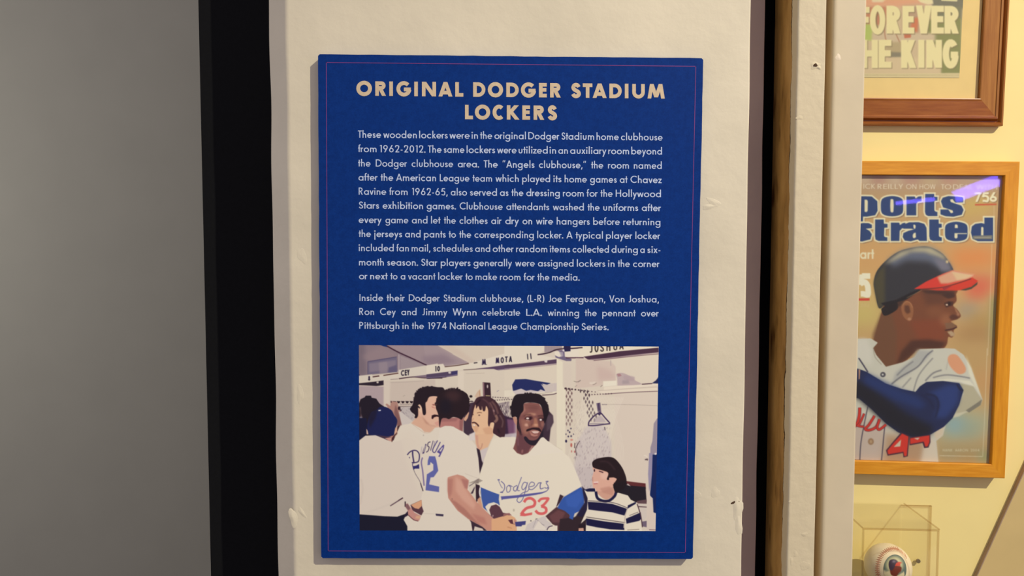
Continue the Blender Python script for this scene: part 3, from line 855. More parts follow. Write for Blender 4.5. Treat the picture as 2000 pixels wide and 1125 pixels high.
# right locker: wall, rod, mesh side, hanger, hanging clothes
c.at(1090, 745, 7.76)
c.poly([(60, 120), (560, 150), (1500, 60), (1520, 80), (1520, 2300), (60, 2300)], (214, 200, 180), .5)
c.poly([(860, 200), (1500, 170), (1500, 1700), (860, 1700)], (214, 198, 180), 1.5)
c.poly([(60, 100), (110, 90), (110, 1100), (60, 1100)], (226, 215, 190), .6)
c.poly([(600, 150), (1500, 90), (1510, 145), (700, 190)], (224, 210, 188), .4)
c.line([(700, 192), (1100, 165), (1510, 148)], 1.3, (110, 82, 90), .3); c.line([(600, 140), (1100, 108), (1510, 85)], .8, (190, 172, 156), .3)
c.line([(650, 348), (1100, 352), (1510, 368)], .9, (176, 160, 146), .3)
rr = random.Random(5)
c.poly([(280, 930), (420, 690), (560, 660), (700, 680), (800, 900), (830, 1600), (200, 1700)], (196, 182, 178), 2, .9)
for i in range(15):                       # dark diamonds between the wires
    for j in range(12):
        x = 128 + i * 53 + (j % 2) * 26; y = 122 + j * 52 + i * 6
        dk = (i < 2) or (4 <= i - j * .28 <= 6.4 and j < 9)
        if not dk or (i < 2 and j > 10): continue
        if i in (2, 3): continue
        col = (92, 62, 66) if i < 2 else (50, 32, 44)
        f = 1 - .35 * (j / 11 if i < 2 else 0)
        c.poly([(x, y - 34), (x + 13, y), (x, y + 34), (x - 13, y)], col, .25, .85 * f)
for i in range(10): c.ell(112 + i * 50, 106 + i * 6, 17 - i, 15 - i, (56, 36, 46), .25, .95)
for i in range(10): c.ell(430 + i * 42, 203 - i * 2, 11, 8, (70, 46, 56), .25, .9)
for i in range(26):                       # bright and dark wires
    x = 300 + i * 24
    c.line([(x + 90, 215 + i), (x - 10 - i * 2, 640), (x - 190, 1300)], .55, (238, 228, 208), .15, .75)
    c.line([(x - 60, 420), (x + 70, 900), (x + 100, 1200)], .5, (236, 226, 206), .2, .5)
for i in range(190):
    x = rr.uniform(250, 800); y = rr.uniform(690, 1650)
    if x < 900 - .9 * (y - 100) * .9 - 0 and x < 300: continue
    c.line([(x, y), (x - 8, y + 32)], .8, (140, 122, 126), .25, rr.uniform(.3, .8))
for i in range(70):
    x = rr.uniform(110, 420); y = rr.uniform(250, 800)
    c.line([(x, y), (x - 14, y + 36)], .6, (166, 148, 142), .3, .45)
for x, y, s in [(150, 745, 12), (195, 715, 12), (175, 770, 14), (120, 800, 10), (155, 835, 13), (198, 830, 14), (235, 800, 9)]: c.poly([(x, y - s * 1.5), (x + s, y), (x, y + s * 1.2), (x - s, y)], (56, 48, 76), .25)
c.ell(122, 905, 15, 22, (34, 28, 66), .2); c.ell(200, 965, 14, 32, (184, 96, 84), .3); c.ell(205, 885, 22, 14, (206, 140, 122), .4); c.ell(205, 1060, 9, 18, (190, 120, 110), .3); c.ell(252, 1065, 10, 18, (180, 100, 96), .3)
c.line([(255, 930), (250, 1010)], 1.4, (60, 40, 50), .3); c.line([(330, 900), (270, 1010), (280, 1125)], 1.2, (70, 48, 56), .3)
c.poly([(580, 330), (640, 320), (655, 470), (600, 460)], (96, 80, 104), .4, .9); c.line([(612, 330), (622, 440)], 1.8, (60, 44, 74), .3)
c.line([(460, 668), (470, 610), (540, 530), (615, 478), (650, 480), (720, 560), (785, 630)], 2.4, (64, 46, 82), .25)
c.line([(455, 668), (560, 668), (700, 650), (790, 640)], 2.4, (66, 48, 84), .25); c.line([(480, 640), (560, 640), (700, 640)], 1.0, (110, 94, 118), .3)
c.poly([(520, 620), (560, 560), (640, 510), (700, 570), (730, 620)], (176, 160, 164), 1, .7)
c.poly([(590, 480), (665, 480), (625, 520)], (60, 44, 76), .3)
for x in range(670, 740, 20): c.line([(x, 350), (x + 10, 352)], 1.4, (90, 74, 92), .2)
c.line([(705, 690), (712, 740)], 1.4, (60, 44, 60), .2)
# things at the far right
c.poly([(1500, 560), (1450, 640), (1430, 900), (1400, 1000), (1395, 1300), (1530, 1300), (1530, 560)], (150, 138, 150), .5)
c.at(1130, 885, 7.256)
c.poly([(1000, 0), (1050, 0), (1050, 300), (1000, 560), (985, 300)], (150, 140, 162), .4)
c.poly([(1050, 20), (1120, 20), (1120, 860), (1060, 840), (1050, 640), (1010, 600), (1040, 300)], (14, 34, 86), .3)
c.poly([(970, 440), (1020, 620), (1050, 640), (1060, 840), (1104, 860), (1104, 1110), (960, 1110)], (213, 196, 180), .3)
c.line([(1080, 20), (1100, 0)], 3, (222, 214, 206), .4); c.line([(940, 95), (975, 85), (970, 105)], 2.2, (90, 72, 76), .4)
c.line([(930, 30), (975, 50)], 1.4, (228, 216, 198), .5)
# sofa and shelf behind the seated boy
c.poly([(660, 395), (950, 430), (955, 510), (640, 470)], (96, 44, 46), .4)
c.poly([(500, 420), (680, 430), (740, 460), (950, 480), (965, 690), (820, 700), (720, 760), (480, 640)], (34, 28, 36), .4)
c.poly([(820, 680), (965, 655), (965, 720), (840, 715)], (96, 70, 74), .5); c.poly([(700, 430), (740, 470), (680, 450)], (200, 180, 170), .5)
c.poly([(840, 715), (965, 720), (965, 900), (900, 1000), (860, 800)], (208, 194, 180), .4); c.line([(850, 758), (965, 765)], 1.6, (70, 44, 50), .3)
c.poly([(900, 970), (965, 960), (965, 1050), (905, 1040)], (112, 96, 112), .6)
c.line([(1000, 1085), (1104, 1090)], 1.3, (96, 70, 84), .3)
# ---------------- standing group, left
c.at(840, 745, 9.78)
for i in range(7): c.ell(1200 + i * 48, 300 + i * 3, 16, 9, (60, 44, 56), .3, .8)
for i in range(8): c.ell(1240 + i * 45, 358 - i * 2, 14, 9, (50, 34, 46), .3, .9)
c.poly([(640, 440), (900, 380), (900, 1040), (640, 1020)], (66, 48, 62), .8)
c.poly([(1290, 420), (1516, 380), (1516, 1125), (1300, 1125)], (150, 134, 134), .8)
for i in range(60):
    x = rr.uniform(1330, 1600); y = rr.uniform(390, 690)
    c.line([(x, y), (x + rr.uniform(-20, 20), y + 50)], 1.1, (226, 212, 192) if i % 2 else (50, 34, 46), .3, .8)
c.poly([(1300, 560), (1400, 640), (1516, 690), (1600, 690), (1600, 1000), (1500, 1100), (1380, 1100)], (58, 36, 58), .8)
c.poly([(1470, 720), (1640, 740), (1640, 1040), (1500, 1020)], (128, 84, 112), 1, .8)
c.poly([(1420, 1010), (1660, 980), (1660, 1200), (1400, 1200)], (196, 184, 184), 1, .9)
c.ell(780, 285, 30, 24, (36, 24, 30), .3); c.ell(790, 380, 40, 10, (70, 56, 60), .5)
c.poly([(850, 290), (900, 200), (960, 140), (975, 280), (900, 320)], (206, 176, 150), .6); c.line([(940, 170), (950, 280)], 1.4, (186, 142, 110), .5)
c.poly([(1005, 15), (1150, 25), (1165, 320), (1015, 300)], (54, 32, 42), .25); c.poly([(1010, 20), (1032, 20), (1040, 300), (1020, 300)], (150, 112, 118), .3)
c.ell(1097, 95, 14, 34, (196, 180, 172), .6); c.line([(1060, 272), (1150, 275)], 1.5, (190, 170, 120), .3)
c.line([(1275, 195), (1315, 170)], 1.0, (140, 130, 150), .3)
# mesh strip and man behind, far left
c.at(695, 745, 9.78)
c.line([(900, 285), (940, 262)], 1.0, (172, 158, 144), .4)
for i in range(6):
    x = 735 + i * 82; c.poly([(x - 36, 375), (x + 36, 378), (x + 20, 408), (x, 420), (x - 20, 408)], (36, 22, 30), .25)
for i in range(12): c.ell(850 + i * 22, 432 + (i % 2) * 6, 9, 6, (90, 74, 76), .3, .8); c.ell(850 + i * 22, 478, 9, 8, (58, 42, 50), .3, .8)
c.poly([(830, 500), (1060, 480), (1130, 720), (1080, 760), (900, 700)], (190, 178, 172), 1)
for i in range(26): x = rr.uniform(860, 1090); y = rr.uniform(480, 700); c.line([(x, y), (x + 16, y + 30)], .9, (150, 136, 138), .3, .7)
c.poly([(665, 375), (790, 390), (830, 520), (870, 560), (830, 600), (900, 830), (700, 860), (600, 480), (565, 440), (590, 420), (660, 470)], (176, 132, 118), .5)
c.poly([(760, 440), (800, 560), (880, 820), (800, 880), (730, 600)], (120, 80, 78), 1.2, .8)
c.ell(828, 512, 26, 36, (50, 32, 40), .4); c.ell(860, 550, 14, 18, (60, 44, 50), .4)
c.poly([(665, 372), (682, 372), (682, 410), (668, 405)], (44, 24, 32), .2)
c.poly([(820, 570), (900, 610), (1080, 760), (1000, 830), (880, 840)], (206, 194, 184), .6)
c.poly([(50, 440), (90, 340), (170, 300), (190, 270), (290, 270), (300, 310), (390, 330), (450, 420), (540, 480), (600, 800), (200, 1125), (50, 1125)], (32, 24, 36), .35)
c.poly([(90, 600), (75, 500), (90, 480), (100, 620), (130, 700), (90, 720)], (120, 96, 96), 1, .8); c.ell(95, 690, 26, 18, (110, 104, 120), .8)
c.poly([(40, 700), (200, 700), (240, 1000), (160, 1060), (40, 1140)], (20, 22, 52), .6)
# man with curly hair and moustache
c.poly([(1280, 300), (1500, 270), (1640, 260), (1640, 860), (1500, 900), (1440, 1010), (1060, 800), (1180, 700), (1180, 440)], (222, 178, 152), .4)
c.poly([(1180, 640), (1300, 700), (1400, 830), (1500, 900), (1440, 1000), (1340, 990), (1060, 800)], (214, 168, 140), 1.2, .8)
c.poly([(1250, 640), (1330, 740), (1420, 830), (1530, 850), (1540, 870), (1430, 850), (1330, 800)], (180, 128, 108), 1.5, .6)
c.poly([(1130, 640), (1060, 580), (1035, 520), (1080, 450), (1100, 380), (1130, 250), (1190, 170), (1290, 120), (1420, 95), (1560, 110), (1680, 130), (1680, 290), (1500, 280), (1400, 300), (1360, 380), (1330, 420), (1340, 600), (1310, 645), (1280, 620), (1260, 500), (1220, 440), (1190, 480), (1190, 640), (1160, 700), (1120, 690)], (36, 24, 32), .3, 1, True)
c.poly([(1175, 460), (1215, 440), (1255, 500), (1255, 600), (1210, 560)], (230, 194, 164), .4)
c.poly([(1450, 440), (1516, 430), (1540, 450), (1480, 460)], (150, 90, 80), .5); c.poly([(1450, 470), (1516, 500), (1516, 520), (1450, 500)], (206, 140, 124), .6)
c.poly([(1445, 710), (1450, 650), (1500, 630), (1570, 640), (1600, 680), (1540, 670), (1490, 690), (1470, 720)], (46, 20, 28), .3)
c.poly([(1500, 790), (1600, 740), (1620, 850), (1540, 850)], (214, 158, 140), .8)
# white shirts
c.at(680, 850, 5.625)
c.poly([(480, 80), (540, -30), (640, -100), (700, -80), (770, 10), (880, 60), (980, -20), (1100, -30), (1200, 0), (1310, 0), (1400, 110), (1430, 260), (1460, 460), (1320, 540), (1400, 1110), (610, 1110)], (224, 211, 192), .3)
c.at(695, 745, 9.78)
c.poly([(700, 1125), (810, 880), (900, 830), (1060, 800), (1250, 900), (1310, 970), (1420, 970), (1520, 880), (1700, 880), (1700, 1300), (700, 1300)], (222, 209, 190), .3)
c.line([(1060, 800), (1180, 890), (1300, 975), (1400, 980), (1480, 930)], .9, (206, 180, 156), .4)
c.ell(1292, 1030, 12, 16, (190, 178, 164), .6)
# man seen from behind
c.at(840, 745, 9.78)
c.poly([(180, 700), (640, 690), (620, 950), (500, 920), (400, 850), (280, 850), (190, 890)], (182, 122, 114), .4)
c.poly([(560, 740), (635, 720), (625, 960), (560, 920)], (140, 90, 88), 1.2, .8); c.poly([(190, 700), (540, 690), (500, 760), (200, 770)], (150, 96, 94), 1.6, .7)
c.poly([(130, 430), (110, 500), (160, 650), (180, 880), (220, 720), (300, 700), (360, 720), (440, 680), (540, 700), (600, 730), (660, 650), (740, 560), (745, 400), (720, 260), (640, 190), (545, 150), (530, 110), (470, 150), (380, 155), (220, 175), (150, 280), (95, 460)], (38, 24, 30), .3, 1, True)
c.ell(430, 280, 150, 110, (66, 42, 44), 5, .8); c.ell(300, 480, 120, 160, (28, 22, 34), 5, .8)
c.poly([(650, 700), (740, 580), (745, 600), (720, 700), (680, 760), (645, 740)], (212, 164, 132), .4)
c.poly([(190, 890), (290, 850), (440, 860), (560, 930), (640, 970), (740, 1050), (600, 1125), (150, 1125)], (224, 212, 194), .3)
# man with long brown hair
c.poly([(850, 420), (1100, 420), (1140, 700), (1220, 800), (1210, 980), (1160, 1125), (870, 1125), (860, 990), (800, 880), (790, 820), (800, 640)], (226, 184, 146), .4)
c.poly([(800, 780), (850, 840), (930, 860), (900, 960), (850, 970)], (206, 156, 122), 1.2, .6); c.poly([(1000, 900), (1180, 850), (1210, 960), (1170, 1100), (1050, 1000)], (208, 158, 124), 1.5, .7)
c.poly([(900, 310), (1010, 285), (1180, 320), (1290, 420), (1350, 540), (1430, 700), (1440, 900), (1400, 1090), (1240, 1010), (1200, 960), (1225, 800), (1160, 790), (1130, 860), (1105, 800), (1110, 560), (1070, 470), (1050, 560), (1010, 560), (990, 470), (985, 540), (950, 540), (920, 470), (880, 520), (870, 440), (835, 540), (820, 620), (790, 700), (800, 520), (850, 380)], (64, 38, 46), .35, 1, True)
for p, w_, col in [([(1180, 380), (1250, 480), (1300, 620)], 4, (110, 76, 74)), ([(1140, 400), (1200, 520), (1230, 640)], 3, (120, 84, 80)), ([(1250, 640), (1280, 720), (1230, 780)], 5, (150, 112, 96)), ([(1330, 640), (1390, 760), (1370, 880)], 3, (104, 76, 76)), ([(1000, 330), (1100, 400), (1150, 500)], 3, (92, 60, 64)), ([(1290, 900), (1330, 990)], 4, (44, 28, 36)), ([(1210, 540), (1225, 580)], 3, (160, 126, 124)), ([(880, 440), (960, 350)], 3, (36, 20, 30))]:
    c.line(p, w_, col, .8, .8)
c.line([(895, 605), (940, 592), (990, 600)], 1.3, (130, 90, 70), .4); c.ell(938, 645, 18, 12, (96, 64, 58), .5); c.line([(810, 620), (830, 640)], 1.6, (90, 60, 56), .4)
c.line([(800, 790), (850, 785), (900, 820), (930, 860)], 2.8, (84, 50, 48), .5); c.line([(820, 830), (860, 840)], 2.4, (236, 220, 210), .5); c.line([(830, 700), (800, 760)], 1.4, (198, 146, 116), .8)
c.poly([(1160, 790), (1220, 800), (1200, 900), (1150, 880)], (232, 192, 152), .5)
c.poly([(750, 1010), (860, 960), (870, 1125), (750, 1125)], (216, 204, 196), .8)
c.poly([(1170, 1125), (1240, 1020), (1320, 1060), (1400, 1125)], (226, 212, 188), .3)
c.at(840, 850, 11.25)
c.poly([(990, -20), (1400, -20), (1320, 150), (1270, 260), (1180, 340), (1060, 330), (1000, 180)], (222, 178, 142), .5)
c.poly([(990, 0), (1050, 0), (1060, 200), (1110, 320), (1040, 300)], (202, 144, 126), 1, .7); c.line([(1150, 180), (1130, 260), (1100, 310)], 1.6, (188, 134, 114), .8)
c.poly([(1020, 280), (1090, 320), (1140, 560), (1180, 600), (1170, 700), (1120, 830), (1090, 830), (1060, 500)], (52, 36, 50), .4)
c.poly([(1110, 330), (1270, 260), (1240, 420), (1180, 520), (1170, 640), (1140, 560)], (206, 192, 186), .7)
c.poly([(1090, 830), (1130, 830), (1150, 1000), (1060, 1060), (1000, 1040), (970, 1010), (1100, 930)], (112, 96, 96), .4)
# central man's shirt
c.at(980, 850, 5.625)
c.poly([(-80, 40), (0, 20), (140, 20), (240, 60), (430, 20), (560, 100), (740, 240), (800, 360), (880, 560), (700, 660), (640, 650), (600, 780), (490, 880), (560, 960), (620, 1110), (-40, 1110), (-60, 700), (-80, 640), (-260, 560), (-240, 420), (-170, 200), (-110, 60)], (228, 216, 194), .3)
c.line([(560, 100), (660, 160)], .8, (206, 192, 170), .6)
# face and neck of the central man
c.at(990, 765, 9.0)
c.poly([(110, 1000), (150, 890), (170, 760), (170, 470), (280, 300), (300, 210), (420, 190), (560, 210), (640, 330), (670, 470), (650, 620), (620, 760), (560, 880), (480, 960), (370, 1080), (270, 1110), (180, 1080)], (128, 80, 76), .4)
c.poly([(160, 860), (250, 700), (330, 860), (450, 950), (350, 1080), (270, 1105), (180, 1060)], (98, 60, 66), 1.4, .8)
c.line([(400, 1040), (450, 960)], 2.2, (176, 130, 122), .9); c.line([(265, 1080), (275, 1020)], 2.4, (160, 110, 104), 1); c.line([(190, 800), (200, 950)], 3, (120, 76, 84), 1.2)
c.poly([(300, 200), (560, 210), (620, 320), (600, 420), (300, 420)], (140, 90, 82), 1.5, .8)
c.poly([(300, 230), (330, 330), (240, 430), (260, 380)], (176, 124, 106), 1.5, .7)
c.ell(470, 290, 90, 50, (118, 74, 70), 3, .7)
c.poly([(240, 480), (400, 500), (420, 620), (360, 760), (280, 720)], (158, 106, 90), 2, .8)
c.ell(345, 585, 34, 26, (216, 166, 142), 1.6, .9)
c.ell(480, 400, 34, 20, (196, 146, 118), 1.6, .8); c.line([(330, 420), (400, 385), (470, 390)], 2.4, (178, 128, 104), 1.2)
c.poly([(480, 460), (520, 460), (560, 600), (540, 640), (430, 610), (470, 560)], (168, 114, 90), 1.2, .9); c.ell(510, 585, 36, 22, (204, 150, 122), 1.2, .9); c.line([(420, 600), (440, 560)], 1.6, (120, 70, 60), .8)
c.poly([(540, 460), (560, 600), (600, 640), (650, 520), (640, 400)], (92, 56, 54), 1.6, .6)
c.ell(620, 560, 22, 60, (170, 116, 100), 2, .7)
c.poly([(300, 480), (340, 440), (440, 430), (460, 470), (400, 510)], (72, 40, 42), .7, .9); c.ell(365, 470, 26, 16, (234, 214, 202), .5); c.ell(415, 468, 20, 26, (50, 22, 32), .6); c.line([(340, 505), (400, 512)], 1.2, (196, 150, 136), .6)
c.poly([(550, 480), (580, 455), (660, 460), (655, 510), (600, 520)], (76, 44, 46), .7, .9); c.ell(595, 495, 20, 16, (236, 222, 212), .6); c.ell(638, 492, 16, 24, (46, 24, 34), .6)
c.line([(290, 440), (340, 405), (420, 400)], 2.4, (96, 58, 54), .8, .7); c.line([(540, 430), (600, 420), (660, 430)], 2.6, (84, 50, 50), .8, .8)
c.poly([(400, 690), (460, 675), (590, 690), (550, 745), (480, 770), (420, 755)], (176, 118, 104), .8, .85, True)
c.poly([(425, 700), (480, 690), (572, 698), (545, 728), (470, 734)], (222, 192, 178), .6, .9); c.line([(420, 700), (480, 742), (550, 738), (585, 700)], 1.0, (92, 46, 48), .5, .8)
c.line([(425, 752), (480, 778), (540, 762)], 2.6, (196, 138, 122), .8, .8); c.line([(410, 780), (480, 805), (540, 792)], 1.8, (110, 66, 62), 1, .8)
c.line([(370, 560), (400, 620), (350, 680)], 1.6, (100, 60, 54), 1.2, .6); c.line([(620, 620), (612, 680)], 1.6, (84, 50, 48), 1.2, .6)
c.line([(330, 250), (450, 245), (560, 270)], 1.2, (104, 64, 60), 1, .5); c.line([(320, 290), (450, 280), (580, 310)], 1.0, (104, 64, 60), 1, .5)
c.poly([(345, 700), (350, 665), (420, 640), (480, 630), (560, 635), (600, 680), (600, 710), (540, 680), (460, 665), (400, 685)], (44, 24, 30), .5, 1, True)
c.poly([(300, 800), (340, 790), (400, 850), (500, 850), (560, 800), (610, 700), (660, 640), (730, 870), (640, 800), (560, 860), (500, 940), (400, 930), (320, 860)], (40, 30, 42), .6, 1, True)
c.poly([(640, 640), (700, 400), (740, 340), (810, 420), (820, 540), (770, 640), (745, 880), (640, 800)], (62, 44, 56), .8)
c.poly([(700, 420), (800, 400), (815, 540), (760, 660), (700, 700)], (92, 74, 84), 1.6, .7)
c.poly([(150, 60), (300, 35), (460, 30), (580, 50), (660, 130), (720, 240), (740, 340), (700, 480), (660, 560), (640, 400), (600, 250), (540, 205), (400, 190), (300, 210), (290, 330), (240, 400), (210, 520), (250, 700), (240, 730), (180, 640), (180, 480), (150, 440), (90, 450), (70, 360), (85, 200)], (32, 22, 30), .4, 1, True)
c.poly([(100, 450), (150, 435), (180, 500), (170, 600), (130, 540)], (190, 138, 116), .5); c.line([(205, 560), (230, 720), (260, 760)], 3, (66, 40, 46), 1)
c.poly([(600, 810), (640, 800), (730, 880), (1000, 1060), (380, 1130), (480, 980)], (228, 216, 196), .3)
# arms, blue sleeves
c.at(980, 850, 5.625)
c.poly([(480, 890), (600, 790), (700, 800), (760, 900), (800, 1020), (800, 1110), (610, 1110), (610, 1000), (560, 980)], (82, 52, 56), .4)
c.poly([(520, 890), (620, 820), (700, 850), (640, 960), (560, 960)], (112, 70, 72), 1.4, .8)
c.poly([(640, 920), (800, 900), (920, 800), (940, 700), (1000, 900), (920, 1110), (620, 1110)], (50, 36, 42), .7)
c.poly([(600, 780), (640, 650), (680, 670), (640, 740), (600, 790)], (60, 40, 50), .3)
c.poly([(680, 680), (870, 570), (905, 620), (905, 750), (860, 830), (800, 860), (780, 930), (740, 910), (750, 880), (690, 830), (610, 800), (650, 720)], (52, 86, 160), .35)
c.poly([(880, 560), (940, 620), (950, 820), (880, 900), (820, 880), (910, 740)], (36, 30, 56), .8)
c.poly([(700, 690), (860, 600), (890, 700), (820, 800), (720, 780)], (62, 98, 178), 1.8, .6)
c.at(840, 940, 11.25)
c.poly([(1000, 60), (1090, 90), (1110, 350), (1040, 430), (1010, 480)], (52, 34, 46), .3)
c.poly([(900, 270), (980, 100), (930, 270)], (60, 44, 60), .4)
c.poly([(1040, 400), (1100, 340), (1160, 580), (1060, 520)], (206, 154, 124), .5)
c.poly([(1110, 130), (1300, 210), (1460, 270), (1520, 290), (1510, 400), (1530, 520), (1300, 700), (1240, 640), (1170, 580), (1130, 380)], (62, 88, 156), .35)
c.line([(1100, 140), (1085, 240), (1105, 340)], 2.4, (230, 222, 214), .3)
c.poly([(1210, 560), (1280, 490), (1400, 460), (1500, 500), (1540, 580), (1330, 760), (1260, 660)], (230, 218, 198), .3)
c.poly([(1300, 630), (1340, 540), (1450, 505), (1530, 560), (1600, 690), (1744, 720), (1744, 800), (1500, 850), (1420, 850), (1340, 760)], (92, 58, 68), .3)
c.line([(1385, 740), (1375, 780)], 1.8, (180, 150, 150), .6)
c.poly([(1130, 600), (1340, 760), (1430, 860), (1200, 760)], (56, 50, 92), .6)
# forearm of the man seen from behind, handshake
c.poly([(385, -80), (420, -100), (600, -150), (740, -110), (850, -20), (820, 180), (930, 320), (1030, 460), (1250, 680), (1430, 850), (1560, 900), (1744, 760), (1900, 850), (1900, 1085), (1260, 1085), (1150, 1000), (870, 850), (600, 640), (400, 370), (385, 200)], (200, 144, 124), .35)
c.poly([(560, -120), (700, 20), (860, 300), (1000, 500), (960, 620), (700, 400), (560, 200)], (216, 166, 144), 2.5, .8)
c.poly([(385, -50), (500, -60), (480, 250), (420, 380), (385, 200)], (176, 116, 104), 1.8, .7); c.poly([(680, -60), (850, -20), (820, 170), (760, 150)], (172, 112, 104), 1.6, .8)
c.poly([(430, 390), (620, 640), (870, 850), (1150, 1000), (1000, 860), (760, 600), (560, 440)], (166, 108, 96), 1.6, .7)
c.ell(485, 388, 12, 12, (140, 96, 92), .4); c.poly([(900, 700), (1200, 800), (1250, 960), (1060, 900)], (184, 122, 108), 2, .8)
c.poly([(870, 850), (1150, 1000), (1250, 1085), (930, 1085), (900, 900)], (60, 42, 54), .4); c.poly([(980, 990), (1150, 1040), (1180, 1085), (960, 1085)], (214, 200, 184), .5)
c.at(960, 900, 8.04)
c.poly([(0, 920), (110, 890), (250, 850), (330, 870), (385, 905), (330, 930), (260, 940), (300, 970), (370, 1000), (395, 1070), (395, 1110), (0, 1110)], (222, 170, 128), .5)
c.poly([(190, 830), (280, 820), (320, 860), (240, 850), (180, 880)], (150, 100, 96), .6); c.poly([(260, 930), (330, 920), (340, 970), (370, 1000), (300, 985)], (96, 52, 60), .6); c.line([(250, 1040), (320, 1060)], 2, (196, 140, 104), .8)
c.line([(340, 920), (350, 990)], 1.6, (232, 190, 156), .5)
# sleeve band, belt, glove
c.poly([(370, 960), (540, 945), (530, 1005), (480, 1010), (470, 1030), (380, 1030)], (66, 66, 122), .4)
c.ell(618, 943, 9, 9, (40, 34, 50), .2); c.ell(712, 918, 22, 10, (50, 40, 50), .3)
c.poly([(520, 1100), (560, 1000), (700, 920), (820, 870), (860, 880), (860, 930), (940, 980), (940, 1010), (870, 1060), (850, 1100)], (208, 196, 188), .4); c.line([(720, 930), (800, 1000), (830, 1010)], 1.2, (150, 136, 140), .4); c.line([(700, 930), (650, 1050)], 1.2, (176, 164, 162), .5)
c.poly([(660, 1080), (740, 940), (800, 1010), (860, 1060), (840, 1085)], (226, 214, 198), .6)
c.poly([(880, 1100), (930, 1040), (1035, 1015), (1035, 1100)], (228, 216, 196), .3); c.line([(870, 1090), (900, 1040), (960, 1020)], 1.6, (60, 44, 70), .3)
c.ell(350, 775, 14, 22, (190, 178, 158), .6)
# DODGERS script, underline, 23
VI = (88, 84, 138)
def sc_(p, w_=1.35): c.line(p, w_, VI, .12, .92)
sc_([(95, 298), (130, 300)], 2.2); sc_([(110, 310), (150, 400), (175, 430)], 1.0); sc_([(150, 320), (200, 370), (205, 430), (180, 480), (140, 495), (180, 500)], 1.5)
sc_([(270, 385), (238, 420), (245, 490), (285, 480), (300, 420), (275, 385), (330, 405)], 1.35)
sc_([(405, 385), (350, 415), (350, 465), (385, 470), (410, 400)], 1.5); sc_([(472, 255), (420, 400), (410, 465), (445, 468)], 1.3)
sc_([(560, 350), (510, 340), (475, 410), (495, 455), (540, 410), (565, 345), (530, 470), (490, 600), (440, 655), (402, 630), (410, 590), (480, 510), (560, 480), (590, 440)], 1.4)
sc_([(595, 410), (665, 390), (670, 350), (625, 335), (590, 380), (590, 440), (640, 450), (700, 400), (735, 350)], 1.4)
sc_([(735, 350), (780, 345), (765, 375), (770, 440), (820, 425)], 1.7); sc_([(850, 325), (888, 322), (860, 350), (890, 400), (870, 430), (830, 420)], 1.5); sc_([(880, 430), (898, 425), (870, 470), (810, 500), (740, 520)], 1.5)
c.poly([(145, 560), (400, 540), (640, 510), (800, 490), (860, 470), (800, 510), (700, 535), (400, 580), (180, 605), (160, 620)], (92, 90, 150), .3)
RED = (216, 100, 98)
c.line([(510, 650), (550, 600), (620, 590), (680, 640), (660, 710), (560, 740), (500, 790), (465, 845)], 5.4, RED, .25); c.poly([(445, 865), (480, 800), (530, 830), (640, 810), (635, 850), (520, 870)], RED, .3)
c.line([(735, 645), (780, 600), (860, 590), (890, 600), (830, 680), (780, 715)], 4.8, RED, .25); c.line([(780, 715), (850, 740), (855, 800), (800, 830), (730, 820), (690, 780)], 5.2, RED, .25)
# cap and shirt of the man at the far left
c.at(695, 745, 9.78)
c.poly([(290, 600), (400, 540), (460, 490), (560, 485), (680, 550), (730, 640), (790, 740), (770, 870), (730, 1020), (560, 1060), (440, 1060), (240, 1010), (220, 900), (230, 760)], (26, 32, 78), .35, 1, True)
c.poly([(230, 620), (330, 560), (420, 500), (380, 700), (260, 900)], (28, 22, 40), 2, .7)
c.poly([(430, 545), (480, 540), (476, 562), (430, 566)], (226, 220, 220), .2)
c.poly([(200, 900), (225, 940), (240, 1010), (205, 1010)], (214, 178, 158), .4); c.poly([(755, 880), (805, 880), (790, 1010), (730, 1060), (735, 980)], (216, 170, 142), .5)
c.poly([(790, 860), (850, 830), (720, 1125), (690, 1125), (790, 1000)], (66, 36, 42), .5)
c.poly([(240, 1010), (440, 1060), (600, 1060), (720, 1020), (720, 1125), (500, 1125), (300, 1030)], (58, 42, 60), .5); c.poly([(620, 1060), (730, 1030), (700, 1150), (600, 1120)], (190, 136, 118), .5)
c.at(680, 850, 5.625)
c.poly([(105, 70), (190, 5), (300, 0), (400, 40), (480, 80), (560, 60), (640, 20), (760, 60), (700, 180), (720, 400), (820, 620), (800, 700), (700, 770), (640, 860), (540, 890), (400, 885), (110, 870)], (218, 203, 186), .3)
c.poly([(560, -20), (700, -60), (900, 100), (900, 380), (780, 640), (640, 300)], (221, 207, 188), 3, .8)
c.poly([(470, 40), (540, -40), (500, 40), (480, 78)], (70, 34, 36), .3); c.poly([(300, -5), (480, 20), (470, 60), (400, 35)], (70, 50, 66), .5); c.poly([(400, 35), (480, 20), (475, 70)], (200, 150, 134), .5)
c.line([(140, 480), (160, 600), (130, 760)], 3, (206, 190, 174), 1.5, .7); c.line([(180, 860), (400, 780), (600, 700)], 3, (210, 196, 180), 1.5, .6)
c.poly([(105, 868), (400, 890), (540, 895), (640, 860), (610, 930), (650, 1000), (650, 1110), (105, 1110)], (24, 24, 42), .3)
c.at(695, 940, 11.25)
c.line([(755, 542), (900, 450), (1035, 365)], 2.0, (96, 72, 82), .3); c.line([(940, 420), (1035, 362)], 1.6, (70, 40, 50), .3)
c.line([(1085, 445), (1085, 560)], 2.2, (50, 32, 42), .3)
c.poly([(1060, 750), (1150, 640), (1160, 740), (1060, 800)], (40, 30, 50), .3)
c.poly([(1200, 520), (1440, 410), (1455, 560), (1490, 660), (1440, 750), (1240, 640)], (86, 56, 66), .4); c.poly([(1210, 520), (1445, 410), (1450, 540), (1380, 610), (1290, 590)], (216, 160, 122), .5)
